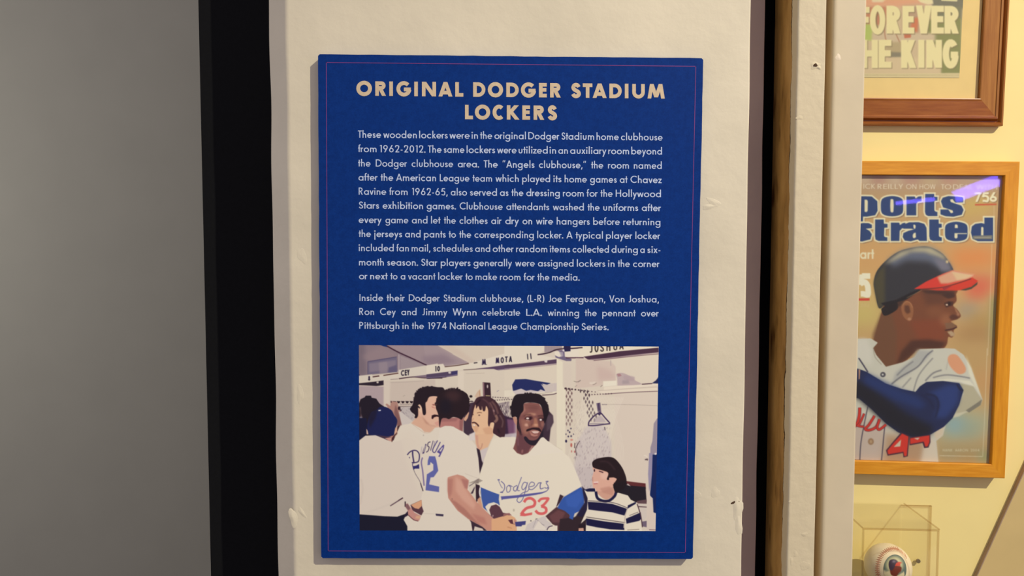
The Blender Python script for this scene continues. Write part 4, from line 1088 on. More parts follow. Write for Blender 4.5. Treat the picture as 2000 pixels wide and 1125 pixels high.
c.poly([(1100, 500), (1140, 490), (1220, 600), (1290, 690), (1430, 760), (1400, 850), (1370, 880), (1260, 850), (1150, 740), (1140, 640), (1090, 560)], (196, 140, 128), .4); c.poly([(1100, 500), (1140, 490), (1200, 600), (1150, 640), (1095, 570)], (124, 88, 92), .7, .9); c.line([(1150, 740), (1270, 845), (1370, 875)], 1.3, (92, 52, 56), .4)
c.poly([(1330, 760), (1420, 760), (1400, 830), (1300, 810)], (214, 166, 132), .8)
# jersey lettering: D, name arc, 12
c.at(695, 850, 11.25)
IN = (56, 44, 92)
c.line([(1130, 435), (1180, 375), (1260, 335), (1340, 345), (1390, 410), (1395, 500), (1370, 580), (1280, 605), (1230, 600)], 2.1, IN, .2); c.line([(1248, 350), (1250, 440), (1275, 600)], 2.6, IN, .2); c.line([(1275, 600), (1245, 640), (1270, 760)], 1.3, IN, .2)
c.poly([(1255, 680), (1320, 670), (1390, 635), (1395, 735), (1300, 735), (1270, 755)], (48, 44, 104), .25); c.line([(1270, 755), (1310, 850), (1400, 1000), (1440, 1110), (1480, 1220)], 1.1, (120, 106, 112), .3); c.line([(1420, 1050), (1475, 1230)], 1.6, (70, 56, 66), .4)
c.line([(1175, 480), (1185, 505)], 1.4, IN, .3)
c.line([(1465, 490), (1440, 600), (1470, 800), (1500, 1110)], 2.6, (128, 112, 150), .3)
c.line([(1455, 250), (1425, 420)], .8, (160, 148, 168), .3)
c.poly([(1530, 190), (1555, 200), (1500, 400), (1460, 410), (1475, 340)], (80, 66, 104), .3); c.poly([(1520, 220), (1535, 225), (1495, 370), (1480, 370)], (220, 208, 192), .2)
c.line([(1640, 145), (1590, 170), (1580, 240), (1610, 260), (1590, 340), (1545, 375)], 1.6, (70, 56, 84), .2); c.line([(1700, 120), (1670, 230), (1640, 340)], 1.6, (100, 88, 116), .3); c.line([(1740, 130), (1700, 280), (1690, 340)], 1.0, (130, 116, 140), .3)
c.at(840, 850, 11.25)
c.line([(165, 115), (60, 310), (75, 375), (120, 360), (225, 150)], 1.7, (76, 66, 118), .25); c.poly([(290, 205), (312, 220), (300, 290), (210, 480), (180, 470), (215, 410), (148, 370)], (88, 76, 140), .25); c.poly([(270, 260), (280, 280), (235, 360), (200, 350)], (222, 210, 192), .2)
NB = (98, 102, 162)
c.at(680, 850, 5.625)
c.poly([(890, 230), (955, 232), (970, 280), (990, 390), (940, 460), (905, 465), (890, 540), (1000, 565), (998, 625), (850, 605), (865, 430), (935, 385), (935, 320), (905, 295), (900, 325), (872, 330), (875, 280)], NB, .35)
c.poly([(960, 862), (1048, 868), (1045, 892), (965, 885)], (62, 52, 76), .3); c.line([(830, 860), (950, 865)], .8, (206, 192, 176), .5)
c.poly([(1310, 530), (1440, 480), (1480, 500), (1400, 540), (1380, 520)], (150, 136, 124), .6, .8)
c.line([(1330, 560), (1390, 520)], 1.4, (110, 96, 100), .5); c.poly([(1345, 640), (1400, 560), (1370, 640)], (70, 52, 66), .5)
c.line([(1280, 420), (1440, 480)], 1, (206, 192, 174), .6)
# seated boy
c.at(1130, 885, 7.256)
c.poly([(230, 520), (280, 500), (470, 420), (530, 600), (400, 660), (280, 620)], (206, 156, 134), .4)
c.poly([(210, 200), (420, 220), (540, 360), (520, 440), (440, 500), (330, 540), (240, 530), (205, 480), (195, 400), (195, 340), (215, 260)], (218, 168, 146), .4, 1, True)
c.poly([(300, 500), (440, 470), (500, 520), (480, 600), (340, 560)], (190, 136, 118), 1.5, .7); c.ell(370, 320, 60, 50, (226, 184, 164), 2, .8)
c.poly([(80, 520), (240, 500), (250, 560), (400, 690), (520, 580), (560, 560), (700, 600), (740, 660), (820, 700), (880, 900), (900, 1110), (100, 1110), (110, 930), (30, 1000), (120, 800), (130, 640)], (226, 214, 192), .3)
NV = (26, 24, 60)
c.poly([(80, 520), (150, 500), (230, 500), (240, 545), (120, 545)], NV, .3)
c.line([(245, 545), (270, 640), (360, 680), (440, 670), (510, 610), (530, 560)], 5.2, NV, .3)
c.line([(135, 675), (300, 685), (500, 705), (690, 775)], 1.1, (60, 50, 60), .2)
c.poly([(130, 690), (300, 700), (480, 720), (690, 790), (650, 885), (480, 840), (300, 820), (140, 800)], NV, .3)
c.line([(110, 905), (350, 940), (660, 985)], 1.2, (70, 56, 60), .2)
c.poly([(105, 925), (350, 965), (640, 1000), (650, 1090), (450, 1080), (250, 1050), (110, 1020)], NV, .3)
c.poly([(700, 740), (810, 690), (815, 715), (690, 790)], NV, .3); c.poly([(670, 930), (880, 840), (890, 930), (860, 960), (680, 1000)], NV, .3); c.line([(720, 885), (845, 835)], 1.0, (90, 76, 80), .2)
c.line([(690, 790), (660, 900), (640, 1060)], 1.6, (190, 174, 160), .6); c.line([(830, 720), (880, 880), (905, 1050)], 1.8, (70, 44, 56), .4); c.line([(690, 1090), (860, 1080)], 1, (110, 96, 90), .3)
c.poly([(0, 1010), (100, 1010), (100, 1110), (0, 1110)], (40, 28, 36), .4); c.poly([(0, 1065), (70, 1060), (75, 1110), (0, 1110)], (204, 156, 134), .5)
c.poly([(195, 170), (200, 120), (260, 80), (400, 55), (500, 70), (580, 150), (640, 250), (680, 380), (660, 470), (560, 520), (500, 470), (490, 440), (540, 370), (500, 350), (440, 350), (430, 380), (400, 370), (420, 310), (410, 270), (320, 240), (220, 210)], (38, 24, 28), .35, 1, True)
c.poly([(430, 350), (500, 345), (540, 365), (500, 440), (470, 440)], (222, 170, 148), .5); c.poly([(500, 420), (680, 400), (660, 500), (540, 560), (490, 480)], (32, 22, 28), .6, .9)
c.line([(300, 120), (420, 130), (520, 240)], 3, (62, 42, 46), 1.5, .7)
c.line([(290, 255), (350, 275)], 2.0, (70, 40, 50), .5); c.ell(225, 245, 10, 20, (60, 36, 44), .5); c.line([(200, 340), (200, 400)], 1.4, (186, 130, 116), .6); c.line([(215, 415), (280, 410)], 2.6, (236, 200, 190), .5); c.line([(215, 435), (270, 432)], 1.6, (190, 112, 112), .5)
for k in range(60):                       # loose curls along the hair outlines
    for (ox, oy, sc_x, cx, cy, rx, ry, a0, a1, col) in ((990, 765, 9.0, 390, 260, 325, 232, 150, 395, (34, 24, 32)), (840, 745, 9.78, 430, 420, 322, 282, 170, 370, (38, 24, 30)), (695, 745, 9.78, 1400, 330, 290, 232, 130, 290, (36, 24, 32))):
        t = math.radians(rr.uniform(a0, a1)); c.at(ox, oy, sc_x); q = rr.uniform(.95, 1.02)
        c.ell(cx + rx * q * math.cos(t), cy + ry * q * math.sin(t), rr.uniform(10, 20), rr.uniform(10, 18), col, .3, .8)
# picture margins
ph0 = [(701, 674), (1286.5, 677), (1284, 1037.5), (699, 1035.5)]
M_print = m_vcol('photo_print_ink', 0.5, 0.25)
a, b, d = [sp(x, y, SY - .00012) for x, y in (ph0[0], ph0[1], ph0[3])]
u_ = b - a; v_ = d - a
uu = u_.normalized(); v_ = (v_ - uu * v_.dot(uu)); v_ = v_.normalized() * ((sp(699, 1035.5, SY) - sp(701, 674, SY)).length + (sp(1284, 1037.5, SY) - sp(1286.5, 677, SY)).length) / 2
print_grid('team_photograph', c, a, u_, v_, 780, 480, LSIGN, M_print, sign)
# ------------------------------------------------------------------ things on the alcove wall
LWALL = (0.93, 0.82, 0.76)


class Fr:
    """frame of reference on the alcove wall, turned by the picture's own tilt"""
    def __init__(s, p_top, p_bot, n):        # two pixels down the right outer edge
        a, b = wuv(*p_top, n), wuv(*p_bot, n)
        s.o = Vector((b[0], b[1])); v = Vector((a[0] - b[0], a[1] - b[1])); s.H = v.length
        s.v = v.normalized(); s.u = Vector((s.v.y, -s.v.x))

    def __call__(s, u, v, n):                # u measured to the left from the right edge, v up from the bottom
        q = s.o - s.u * u + s.v * v; return wloc(q.x, q.y, n)

    def inv(s, px, py, n):
        q = Vector(wuv(px, py, n)) - s.o; return -q.dot(s.u), q.dot(s.v)


def rail(name, fr, W, H, prof, mat, parent):
    """four mitred rails, each its own mesh; profile = (distance inward from the outer edge, height off the wall)"""
    cs = [((0, 0), (1, 0), (1, 1)), ]
    crn = [(0, 0), (W, 0), (W, H), (0, H)]; ins = [(1, 1), (-1, 1), (-1, -1), (1, -1)]
    out = []
    for i in range(4):
        a, b = crn[i], crn[(i + 1) % 4]; ia, ib = ins[i], ins[(i + 1) % 4]; mb = MB(); k = len(prof)
        for c_, q in ((a, ia), (b, ib)):
            mb.v += [fr(c_[0] + q[0] * d, c_[1] + q[1] * d, n) for d, n in prof]
        mb.f = [(j, (j + 1) % k, k + (j + 1) % k, k + j) for j in range(k)] + [tuple(range(k - 1, -1, -1)), tuple(range(k, 2 * k))]
        o = mb.build(name, mat[i % 2] if isinstance(mat, (list, tuple)) else mat); keep(o, parent); out.append(o)
    return out


M_glass = m_glass('clear_picture_glass', (0.995, 0.995, 0.99), 0.014, .5, 0.03)

# ---------------- magazine cover in an oak frame
NF = .024
mf = Fr((1992.5, 315.5), (1963, 934.5), NF)
WF = .40; FW = mf.inv(1938, 906.7, NF)[0]
mag = empty('framed_magazine_cover', mf(WF / 2, 0, .0))
tag(mag, 'magazine cover of a batter in a dark helmet, in a plain honey-coloured oak frame', 'framed picture')
oak_v = m_wood('oak_upright', (214, 138, 14), (236, 164, 34), (70, 70, 5), 0.4, .12)
oak_h = m_wood('oak_crossways', (216, 140, 22), (238, 168, 48), (5, 70, 70), 0.4, .12)
FW = .0235
rail('frame_rail', mf, WF, mf.H, [(0, .001), (0, NF - .001), (.001, NF), (FW - .001, NF), (FW, NF - .001), (FW, .001)], [oak_h, oak_v], mag)
mb = MB(); i_ = FW + .0001
keep(MB().prism([(i_, i_), (WF - i_, i_), (WF - i_, mf.H - i_), (i_, mf.H - i_)], .0005, .0160, mf).build('backing_board', m_plain('dark_backing', (58, 44, 36), .9)), mag)

BGM = (200, 158, 104)
m = Canvas(1500, 330, 1966, 914, 2.4, BGM)
m.at(1660, 320, 5.882)
m.poly([(-1000, -50), (2000, -50), (2000, 420), (-1000, 420)], (180, 146, 112), 30, .9)
m.poly([(150, 130), (1700, 130), (1700, 240), (150, 240)], (190, 156, 130), 12, .9)
for x, col in ((330, (180, 134, 118)), (520, (204, 178, 150)), (700, (186, 138, 122)), (930, (196, 170, 128)), (1150, (190, 140, 118)), (150, (206, 180, 150))): m.ell(x, 175, 90, 60, col, 8, .8)
m.poly([(1300, 350), (1640, 350), (1640, 560), (1200, 640)], (206, 172, 92), 14, .8)
m.at(1660, 460, 4.687)
m.poly([(-700, 60), (1400, 60), (1400, 520), (-700, 560)], (212, 160, 100), 22, .9)
m.poly([(920, 130), (1320, 110), (1340, 280), (950, 300)], (226, 138, 74), 16, .95); m.poly([(1020, 360), (1330, 380), (1260, 560), (1090, 600)], (218, 106, 76), 12, .9)
m.poly([(-700, 600), (300, 600), (300, 820), (-700, 820)], (206, 186, 108), 20, .9); m.poly([(-700, 400), (260, 400), (260, 600), (-700, 600)], (214, 182, 116), 20, .8)
m.ell(1080, 690, 110, 60, (156, 146, 134), 14, .9); m.ell(1200, 780, 130, 60, (180, 142, 80), 14, .9); m.ell(1150, 920, 200, 80, (166, 124, 76), 16, .9)
m.poly([(1290, 560), (1370, 560), (1340, 1100), (1280, 1100)], (150, 150, 98), 8, .9)
m.at(1660, 680, 4.687)
m.poly([(900, -60), (1320, -60), (1300, 420), (1100, 420)], (190, 152, 98), 16, .9); m.ell(1220, 300, 90, 110, (202, 150, 96), 14, .8)
m.poly([(800, 560), (1300, 560), (1300, 800), (780, 900)], (170, 172, 142), 18, .9); m.ell(960, 700, 110, 90, (140, 168, 172), 14, .9); m.ell(1100, 760, 90, 60, (150, 160, 140), 14, .8)
m.poly([(780, 880), (1300, 880), (1300, 1080), (780, 1080)], (164, 146, 106), 14, .8); m.ell(1080, 1010, 90, 40, (180, 140, 84), 10, .8); m.ell(1240, 1000, 60, 60, (150, 152, 104), 8, .8)
# rules of the printed border
m.at(1660, 320, 5.882); m.line([(1655, 480), (1655, 620)], .8, (226, 200, 150), .4, .8)
m.at(1660, 460, 4.687); m.line([(1300, 80), (1285, 560), (1262, 1100)], .9, (232, 206, 170), .5, .8)
m.at(1660, 680, 4.687); m.line([(1256, 0), (1236, 560), (1216, 990)], .9, (226, 214, 182), .4, .8); m.line([(1216, 992), (820, 984)], .9, (232, 222, 196), .4, .8)
# head
m.at(1660, 460, 4.687)
SK, SKD, SKL = (122, 70, 42), (74, 42, 28), (168, 110, 74)
m.poly([(290, 700), (320, 600), (420, 480), (560, 520), (640, 480), (960, 490), (972, 540), (975, 600), (945, 640), (985, 680), (1015, 735), (985, 765), (925, 785), (950, 810), (980, 830), (950, 870), (955, 910), (930, 935), (900, 930), (885, 1000), (830, 1040), (640, 1040), (560, 1100), (400, 1250), (250, 1240), (200, 1050)], SK, .4, 1, True)
m.poly([(290, 700), (380, 700), (430, 900), (420, 1250), (200, 1240), (210, 900)], (112, 74, 48), 3, .8); m.poly([(540, 780), (860, 760), (880, 960), (640, 980)], (134, 66, 38), 5, .8)
m.poly([(560, 960), (720, 950), (880, 980), (830, 1040), (640, 1035), (560, 1100), (420, 1200), (470, 1060)], SKD, 3, .85); m.poly([(650, 500), (900, 500), (860, 620), (700, 640)], (98, 58, 38), 5, .8)
m.ell(880, 770, 60, 60, (160, 100, 64), 5, .7); m.ell(780, 700, 80, 50, (138, 82, 50), 5, .6)
m.poly([(835, 545), (900, 530), (965, 540), (955, 565), (900, 580)], (66, 40, 30), 1.4, .9); m.poly([(860, 620), (900, 600), (950, 605), (940, 640), (880, 660)], (70, 40, 28), 1.2, .9); m.ell(888, 634, 12, 8, (214, 184, 160), .8); m.ell(910, 625, 12, 16, (40, 24, 20), 1)
m.poly([(950, 640), (985, 690), (1005, 730), (970, 700)], (176, 122, 84), 1.2, .8); m.poly([(905, 745), (940, 720), (1000, 740), (980, 765), (930, 775)], (84, 46, 32), 1.5, .8); m.ell(990, 722, 14, 16, (172, 118, 86), 1.5, .8)
m.poly([(870, 800), (940, 800), (980, 830), (930, 850), (880, 860)], (128, 92, 66), 1.2, .9); m.line([(870, 868), (940, 855), (980, 838)], 2.2, (66, 34, 28), .6); m.poly([(890, 880), (930, 872), (958, 895), (955, 920), (925, 925)], (190, 160, 124), 1.2, .9)
m.poly([(470, 640), (500, 600), (550, 610), (580, 660), (575, 740), (545, 780), (510, 765), (480, 720)], (150, 94, 58), .8, 1, True); m.poly([(500, 640), (540, 640), (555, 700), (525, 720), (500, 690)], (92, 54, 36), 1.5, .9); m.line([(480, 640), (510, 608), (550, 615), (572, 660)], 1.2, (182, 124, 82), .6); m.ell(545, 765, 18, 14, (178, 124, 90), 1)
m.poly([(300, 660), (420, 600), (440, 660), (400, 700), (320, 735), (290, 690)], (34, 26, 22), .8, 1, True); m.poly([(440, 600), (520, 570), (470, 640), (430, 660)], (60, 40, 30), 2, .8)
# helmet
m.poly([(265, 665), (225, 500), (218, 420), (250, 320), (340, 220), (460, 140), (620, 103), (730, 105), (840, 160), (900, 230), (945, 310), (930, 340), (720, 430), (650, 490), (520, 560), (420, 590), (330, 625)], (52, 50, 52), .3, 1, True)
m.poly([(265, 665), (225, 500), (220, 420), (260, 330), (320, 270), (320, 620)], (88, 78, 46), 3, .7)
m.poly([(340, 230), (460, 150), (620, 106), (740, 108), (840, 165), (940, 310), (870, 330), (720, 240), (520, 230), (400, 290)], (104, 108, 124), 6, .9)
m.poly([(300, 270), (460, 150), (620, 106), (740, 108), (860, 180), (900, 240), (800, 190), (680, 150), (560, 150), (400, 230)], (196, 180, 142), 4, .9)
m.poly([(760, 200), (900, 240), (935, 320), (840, 330)], (128, 120, 130), 4, .8); m.ell(890, 240, 12, 14, (226, 196, 140), 1.5)
m.poly([(280, 620), (420, 590), (560, 520), (650, 490), (640, 505), (520, 585), (400, 620), (330, 650)], (30, 26, 24), .8)
m.line([(520, 570), (600, 530), (660, 500)], .9, (150, 120, 84), .4)
m.poly([(585, 490), (700, 420), (850, 350), (940, 318), (1060, 345), (1150, 362), (1100, 395), (960, 440), (820, 475), (700, 487)], (216, 60, 44), .3)
m.poly([(800, 380), (940, 318), (1060, 345), (1150, 362), (1080, 395), (900, 440), (830, 440)], (222, 168, 132), 2, .95); m.poly([(930, 330), (1150, 362), (1060, 400), (980, 410)], (228, 194, 146), 2, .8)
m.poly([(1150, 362), (1100, 398), (960, 445), (820, 478), (700, 490), (800, 505), (960, 505), (1060, 495), (1140, 460), (1172, 415), (1120, 385)], (214, 62, 40), .4); m.line([(640, 492), (820, 478), (960, 445), (1110, 395)], 1.8, (110, 40, 34), .5)
m.poly([(1010, 500), (1110, 470), (1170, 425), (1165, 450), (1110, 490), (1060, 503)], (74, 70, 52), .5); m.poly([(640, 500), (960, 508), (950, 545), (700, 530)], (64, 40, 30), 2, .8)
m.poly([(845, 480), (940, 460), (860, 500)], (120, 40, 60), 1, .7)
# jersey
m.at(1660, 680, 4.687)
JR = (204, 196, 178)
m.poly([(-700, -80), (60, -85), (190, -90), (255, -50), (212, 0), (240, 60), (330, 170), (480, 130), (590, 80), (640, 10), (720, 5), (880, 0), (960, 5), (1040, 60), (1110, 180), (1180, 380), (1215, 470), (1195, 520), (1100, 580), (960, 620), (900, 640), (880, 700), (850, 800), (790, 850), (800, 950), (815, 1100), (-700, 1100)], JR, .4)
m.poly([(-700, 640), (300, 660), (360, 1100), (-700, 1100)], (196, 172, 156), 8, .9); m.poly([(330, 780), (700, 840), (650, 1100), (300, 1100)], (176, 130, 92), 8, .8); m.poly([(700, 800), (790, 860), (815, 1100), (640, 1100)], (216, 196, 172), 3, .8)
m.poly([(-100, -80), (150, -90), (200, 20), (200, 160), (60, 100)], (216, 206, 190), 4, .8)
m.poly([(620, 10), (760, 30), (700, 100), (520, 250), (380, 330), (420, 220), (560, 110)], (170, 166, 160), 3, .8)
for p, w_, a_ in [([(380, 330), (470, 260), (620, 170), (700, 70), (760, 20)], 2.2, .9), ([(580, 400), (620, 270), (680, 180), (760, 90)], 1.8, .7), ([(690, 300), (760, 230), (840, 200)], 2.6, .7), ([(760, 270), (880, 245), (1020, 260), (1100, 275)], 2.2, .7), ([(430, 250), (500, 180), (580, 120)], 2.6, .5), ([(480, 360), (560, 270)], 2.4, .5), ([(900, 110), (880, 200)], 2, .2)]:
    m.line(p, w_, (92, 88, 96), .9, a_)
m.line([(80, 90), (120, 150), (165, 220)], 2.6, (70, 64, 80), .5); m.line([(215, 0), (230, 80), (290, 150)], 1.6, (160, 148, 128), .6, .8)
m.ell(302, 242, 25, 24, (84, 80, 84), .8); m.ell(300, 242, 9, 9, (206, 200, 190), .6)
m.poly([(700, 300), (880, 305), (1000, 310), (1110, 340), (1150, 360), (1100, 300), (900, 280)], (226, 216, 192), 1, .9)
m.poly([(1000, 320), (1130, 350), (1160, 400), (1210, 470), (1195, 520), (1100, 580), (960, 620), (980, 540), (1040, 420)], (182, 170, 140), 1, .95); m.poly([(1210, 468), (1195, 522), (1090, 590), (1060, 570), (1150, 510)], (124, 116, 100), .8, .9); m.poly([(960, 600), (1080, 575), (1000, 625), (930, 640)], (206, 196, 168), 1, .9)
m.poly([(1060, 60), (1110, 180), (1200, 440), (1150, 350), (1090, 240)], (230, 220, 192), 2, .8)
m.poly([(790, 720), (870, 660), (850, 800), (790, 840), (770, 790)], (214, 190, 160), 2, .8)
# plain round sleeve patch
m.poly([(895, 100), (920, 60), (975, 60), (1020, 110), (1060, 180), (1050, 225), (990, 235), (920, 170)], (222, 148, 106), 1.2, .9, True)
# undershirt arm
m.poly([(80, 190), (150, 215), (330, 325), (480, 375), (600, 400), (640, 350), (700, 310), (850, 300), (1000, 320), (1040, 385), (1000, 520), (940, 640), (860, 720), (740, 790), (620, 825), (540, 810), (440, 770), (330, 690), (200, 560), (80, 460), (-700, 300), (-700, 60)], (30, 38, 74), .4)
m.poly([(80, 300), (300, 440), (520, 600), (760, 720), (740, 790), (620, 825), (520, 800), (330, 690), (80, 460), (-600, 280)], (26, 24, 30), 6, .95); m.poly([(150, 230), (480, 390), (620, 440), (700, 520), (640, 560), (400, 470), (120, 310)], (34, 52, 104), 5, .85)
m.poly([(700, 420), (900, 330), (1010, 340), (990, 500), (880, 640), (760, 640), (820, 520), (780, 440)], (42, 60, 116), 5, .9); m.line([(690, 420), (780, 440), (810, 520), (780, 640)], 3.4, (22, 26, 54), 2, .9); m.line([(640, 420), (720, 470), (770, 560)], 2.4, (24, 28, 60), 1.5, .8); m.line([(980, 330), (1010, 380), (1035, 385)], 3, (24, 26, 48), 1, .8)
m.poly([(80, 190), (95, 200), (90, 280), (80, 290)], (190, 140, 110), .6)
# chest script, pinstripes, number
m.line([(165, 530), (130, 700), (100, 870), (90, 1040)], 1.9, (62, 54, 70), .5, .9); m.line([(320, 700), (305, 860), (288, 1040)], 1.9, (62, 54, 72), .5, .9)
RD = (208, 52, 36); OL = (70, 36, 50)
def red(p, w_): m.line(p, w_ + 1.2, OL, .3); m.line(p, w_, RD, .3)
red([(90, 545), (85, 620), (60, 700), (10, 730)], 5); red([(130, 600), (90, 690), (70, 710), (130, 720)], 3.4)
red([(225, 620), (175, 700), (140, 740), (180, 750), (240, 720), (270, 650)], 4.2); red([(270, 660), (250, 720), (270, 745), (330, 700)], 4)
m.poly([(470, 770), (545, 800), (530, 990), (490, 1000), (485, 960), (345, 985), (330, 935), (400, 850)], OL, .3); m.poly([(478, 782), (536, 810), (520, 985), (497, 990), (490, 948), (350, 972), (342, 938), (410, 855)], RD, .3); m.poly([(470, 835), (460, 900), (400, 905)], (206, 186, 160), .4)
m.poly([(545, 815), (735, 790), (738, 860), (720, 910), (680, 915), (665, 868), (545, 890)], OL, .3); m.poly([(552, 825), (728, 798), (728, 858), (712, 898), (690, 902), (676, 855), (552, 878)], RD, .3); m.poly([(585, 825), (640, 818), (620, 840)], (206, 180, 160), .4)
m.ell(192, 855, 26, 30, (150, 112, 78), 1); m.ell(192, 855, 14, 18, (182, 148, 110), 1)
m.text('HANK AARON 2004', 850, 1185, 922, 946, .14, (214, 204, 170), 0, 0, .35, .75)
# masthead
m.at(1660, 320, 5.882)
NVY = (44, 66, 110); CR = (232, 216, 176); SHD = (104, 76, 58)
def letter(polys, holes=()):
    """polys: (points, smooth)"""
    P = [[tuple(q) for q in cr(p, 4, True)] if s_ else p for p, s_ in polys]
    return P, holes
L_ = [letter([([(60, 374), (150, 372), (250, 375), (315, 430), (318, 540), (290, 590), (200, 606), (150, 606), (150, 660), (60, 660)], 0)], [([(168, 412), (196, 412), (206, 430), (204, 540), (190, 556), (168, 550)], 0)]),
      letter([([(355, 485), (375, 400), (485, 370), (595, 400), (612, 485), (595, 575), (485, 603), (375, 575)], 1)], [([(466, 410), (482, 402), (500, 412), (504, 480), (500, 550), (484, 562), (466, 550), (462, 480)], 0)]),
      letter([([(650, 375), (745, 375), (755, 400), (785, 376), (822, 372), (822, 430), (782, 432), (762, 460), (762, 592), (650, 592)], 0)]),
      letter([([(865, 345), (968, 345), (968, 380), (1005, 380), (1005, 422), (970, 424), (970, 535), (985, 550), (1005, 552), (1005, 600), (900, 600), (872, 585), (862, 550)], 0)]),
      letter([([(1046, 430), (1065, 390), (1130, 370), (1220, 375), (1300, 385), (1302, 442), (1210, 445), (1180, 405), (1150, 412), (1160, 440), (1280, 480), (1306, 530), (1285, 585), (1190, 608), (1100, 602), (1040, 580), (1040, 525), (1130, 525), (1160, 568), (1186, 560), (1180, 535), (1070, 500)], 0)]),
      letter([([(60, 700), (150, 680), (215, 682), (252, 700), (252, 738), (180, 745), (225, 770), (252, 810), (235, 868), (140, 892), (40, 880)], 0)]),
      letter([([(290, 640), (388, 640), (390, 688), (432, 690), (432, 732), (395, 735), (392, 830), (405, 842), (430, 845), (430, 886), (330, 886), (295, 870), (288, 830)], 0)]),
      letter([([(470, 675), (566, 675), (575, 705), (605, 682), (636, 676), (640, 735), (600, 740), (572, 770), (568, 886), (470, 886)], 0)]),
      letter([([(612, 745), (625, 695), (680, 672), (790, 670), (855, 690), (880, 735), (884, 886), (800, 886), (780, 868), (700, 890), (630, 882), (606, 840), (615, 795), (670, 770), (740, 752), (700, 745)], 0)], [([(728, 700), (745, 698), (756, 712), (752, 742), (738, 748), (730, 730)], 0), ([(722, 815), (735, 795), (756, 790), (758, 845), (735, 856), (722, 845)], 0)]),
      letter([([(912, 640), (1020, 640), (1020, 688), (1055, 690), (1055, 732), (1022, 735), (1022, 830), (1035, 842), (1056, 845), (1056, 886), (955, 886), (920, 870), (912, 830)], 0)]),
      letter([([(1092, 775), (1110, 695), (1222, 665), (1335, 695), (1352, 775), (1335, 862), (1222, 890), (1110, 862)], 1)], [([(1206, 700), (1222, 694), (1238, 704), (1240, 738), (1204, 738)], 0), ([(1202, 796), (1300, 796), (1345, 796), (1345, 806), (1236, 806), (1236, 848), (1216, 860), (1200, 846)], 0)]),
      letter([([(1545, 618), (1645, 618), (1645, 888), (1470, 888), (1410, 862), (1390, 790), (1400, 720), (1440, 690), (1510, 680), (1545, 690)], 0)], [([(1508, 730), (1524, 722), (1534, 735), (1534, 822), (1506, 822)], 0)])]
L_ += [letter([([(-20, 330), (30, 340), (40, 430), (-70, 430), (-100, 380), (-130, 410), (-20, 460), (40, 520), (20, 600), (-80, 625), (-220, 600), (-230, 510), (-110, 510), (-80, 560), (-50, 550), (-70, 520), (-210, 460), (-225, 370), (-140, 325)], 0)])]
for x_ in (-470, -370, -270): L_.append(letter([([(x_, 618), (x_ + 80, 618), (x_ + 80, 886), (x_, 886)], 0)]))
L_.append(letter([([(-170, 680), (-85, 680), (-85, 835), (-60, 845), (-45, 830), (-45, 680), (40, 680), (40, 886), (-45, 886), (-60, 872), (-110, 890), (-160, 875), (-170, 840)], 0)]))
for P, Hs in L_:
    for p in P:
        q = [(a_ + 13, b_ + 13) for a_, b_ in p]; m.poly(q, SHD, 1.0, .85); m.line(q + [q[0]], 3.6, SHD, 1.0, .6, False)
for P, Hs in L_:
    for p in P: m.line(p + [p[0]], 6.2, CR, .25, 1, False)
for P, Hs in L_:
    for p in P: m.poly(p, NVY, .2)
    for h_, _ in Hs: m.poly(h_, CR, .25)
m.poly([(1412, 826), (1636, 820), (1634, 866), (1412, 866)], (134, 128, 110), .5, .9); m.line([(1430, 846), (1620, 844)], 1.5, (176, 166, 140), .8, .8)
for t_, a_, b_ in (('ICK', 155, 292), ('REILLY', 318, 612), ('ON', 645, 765), ('HOW', 800, 985), ('TO', 1048, 1165), ('DEAL', 1185, 1412), ('WITH', 1450, 1692)):
    y_ = 230 + (a_ - 150) * .006
    m.text(t_, a_ + 3, b_ + 3, y_ + 4, y_ + 62, .13, (150, 116, 94), 0, 0, .5, .6); m.text(t_, a_, b_, y_, y_ + 58, .13, (230, 210, 178), 0, 0, .3, .92)
for ch, a_, b_ in (('7', 1432, 1512), ('5', 1515, 1600), ('6', 1604, 1690)):
    m.text(ch, a_ + 8, b_ + 8, 332, 446, .22, (140, 100, 64), 0, 0, .8, .8); m.text(ch, a_, b_, 326, 438, .22, (238, 224, 184), 0, 0, .25)
m.poly([(1437, 460), (1685, 455), (1683, 474), (1437, 480)], (202, 96, 60), .5)
m.at(1660, 460, 4.687)
m.text('art', 92, 222, 118, 214, .16, (232, 216, 178), 0, 0, .35)
m.text('5', 78, 192, 345, 560, .24, (238, 226, 196), 0, 0, .35); m.poly([(-60, 578), (180, 574), (180, 596), (-60, 598)], (208, 72, 52), .4)
m.text('202', 96, 178, 622, 654, .16, (214, 190, 140), 0, 0, .5, .4)
PN = .0166
M_paper = m_vcol('magazine_print_ink', 0.45, 0.3)
i1 = FW + .0003
c0, c1, c3 = [Vector(mf(a_, b_, PN)) for a_, b_ in ((WF - i1, mf.H - i1), (i1, mf.H - i1), (WF - i1, i1))]
print_grid('cover_print', m, c0, c1 - c0, c3 - c0, 420, 640, LWALL, M_paper, mag)
keep(MB().prism([(i_, i_), (WF - i_, i_), (WF - i_, mf.H - i_), (i_, mf.H - i_)], .0202, .0212, mf).build('glass_pane', M_glass), mag)

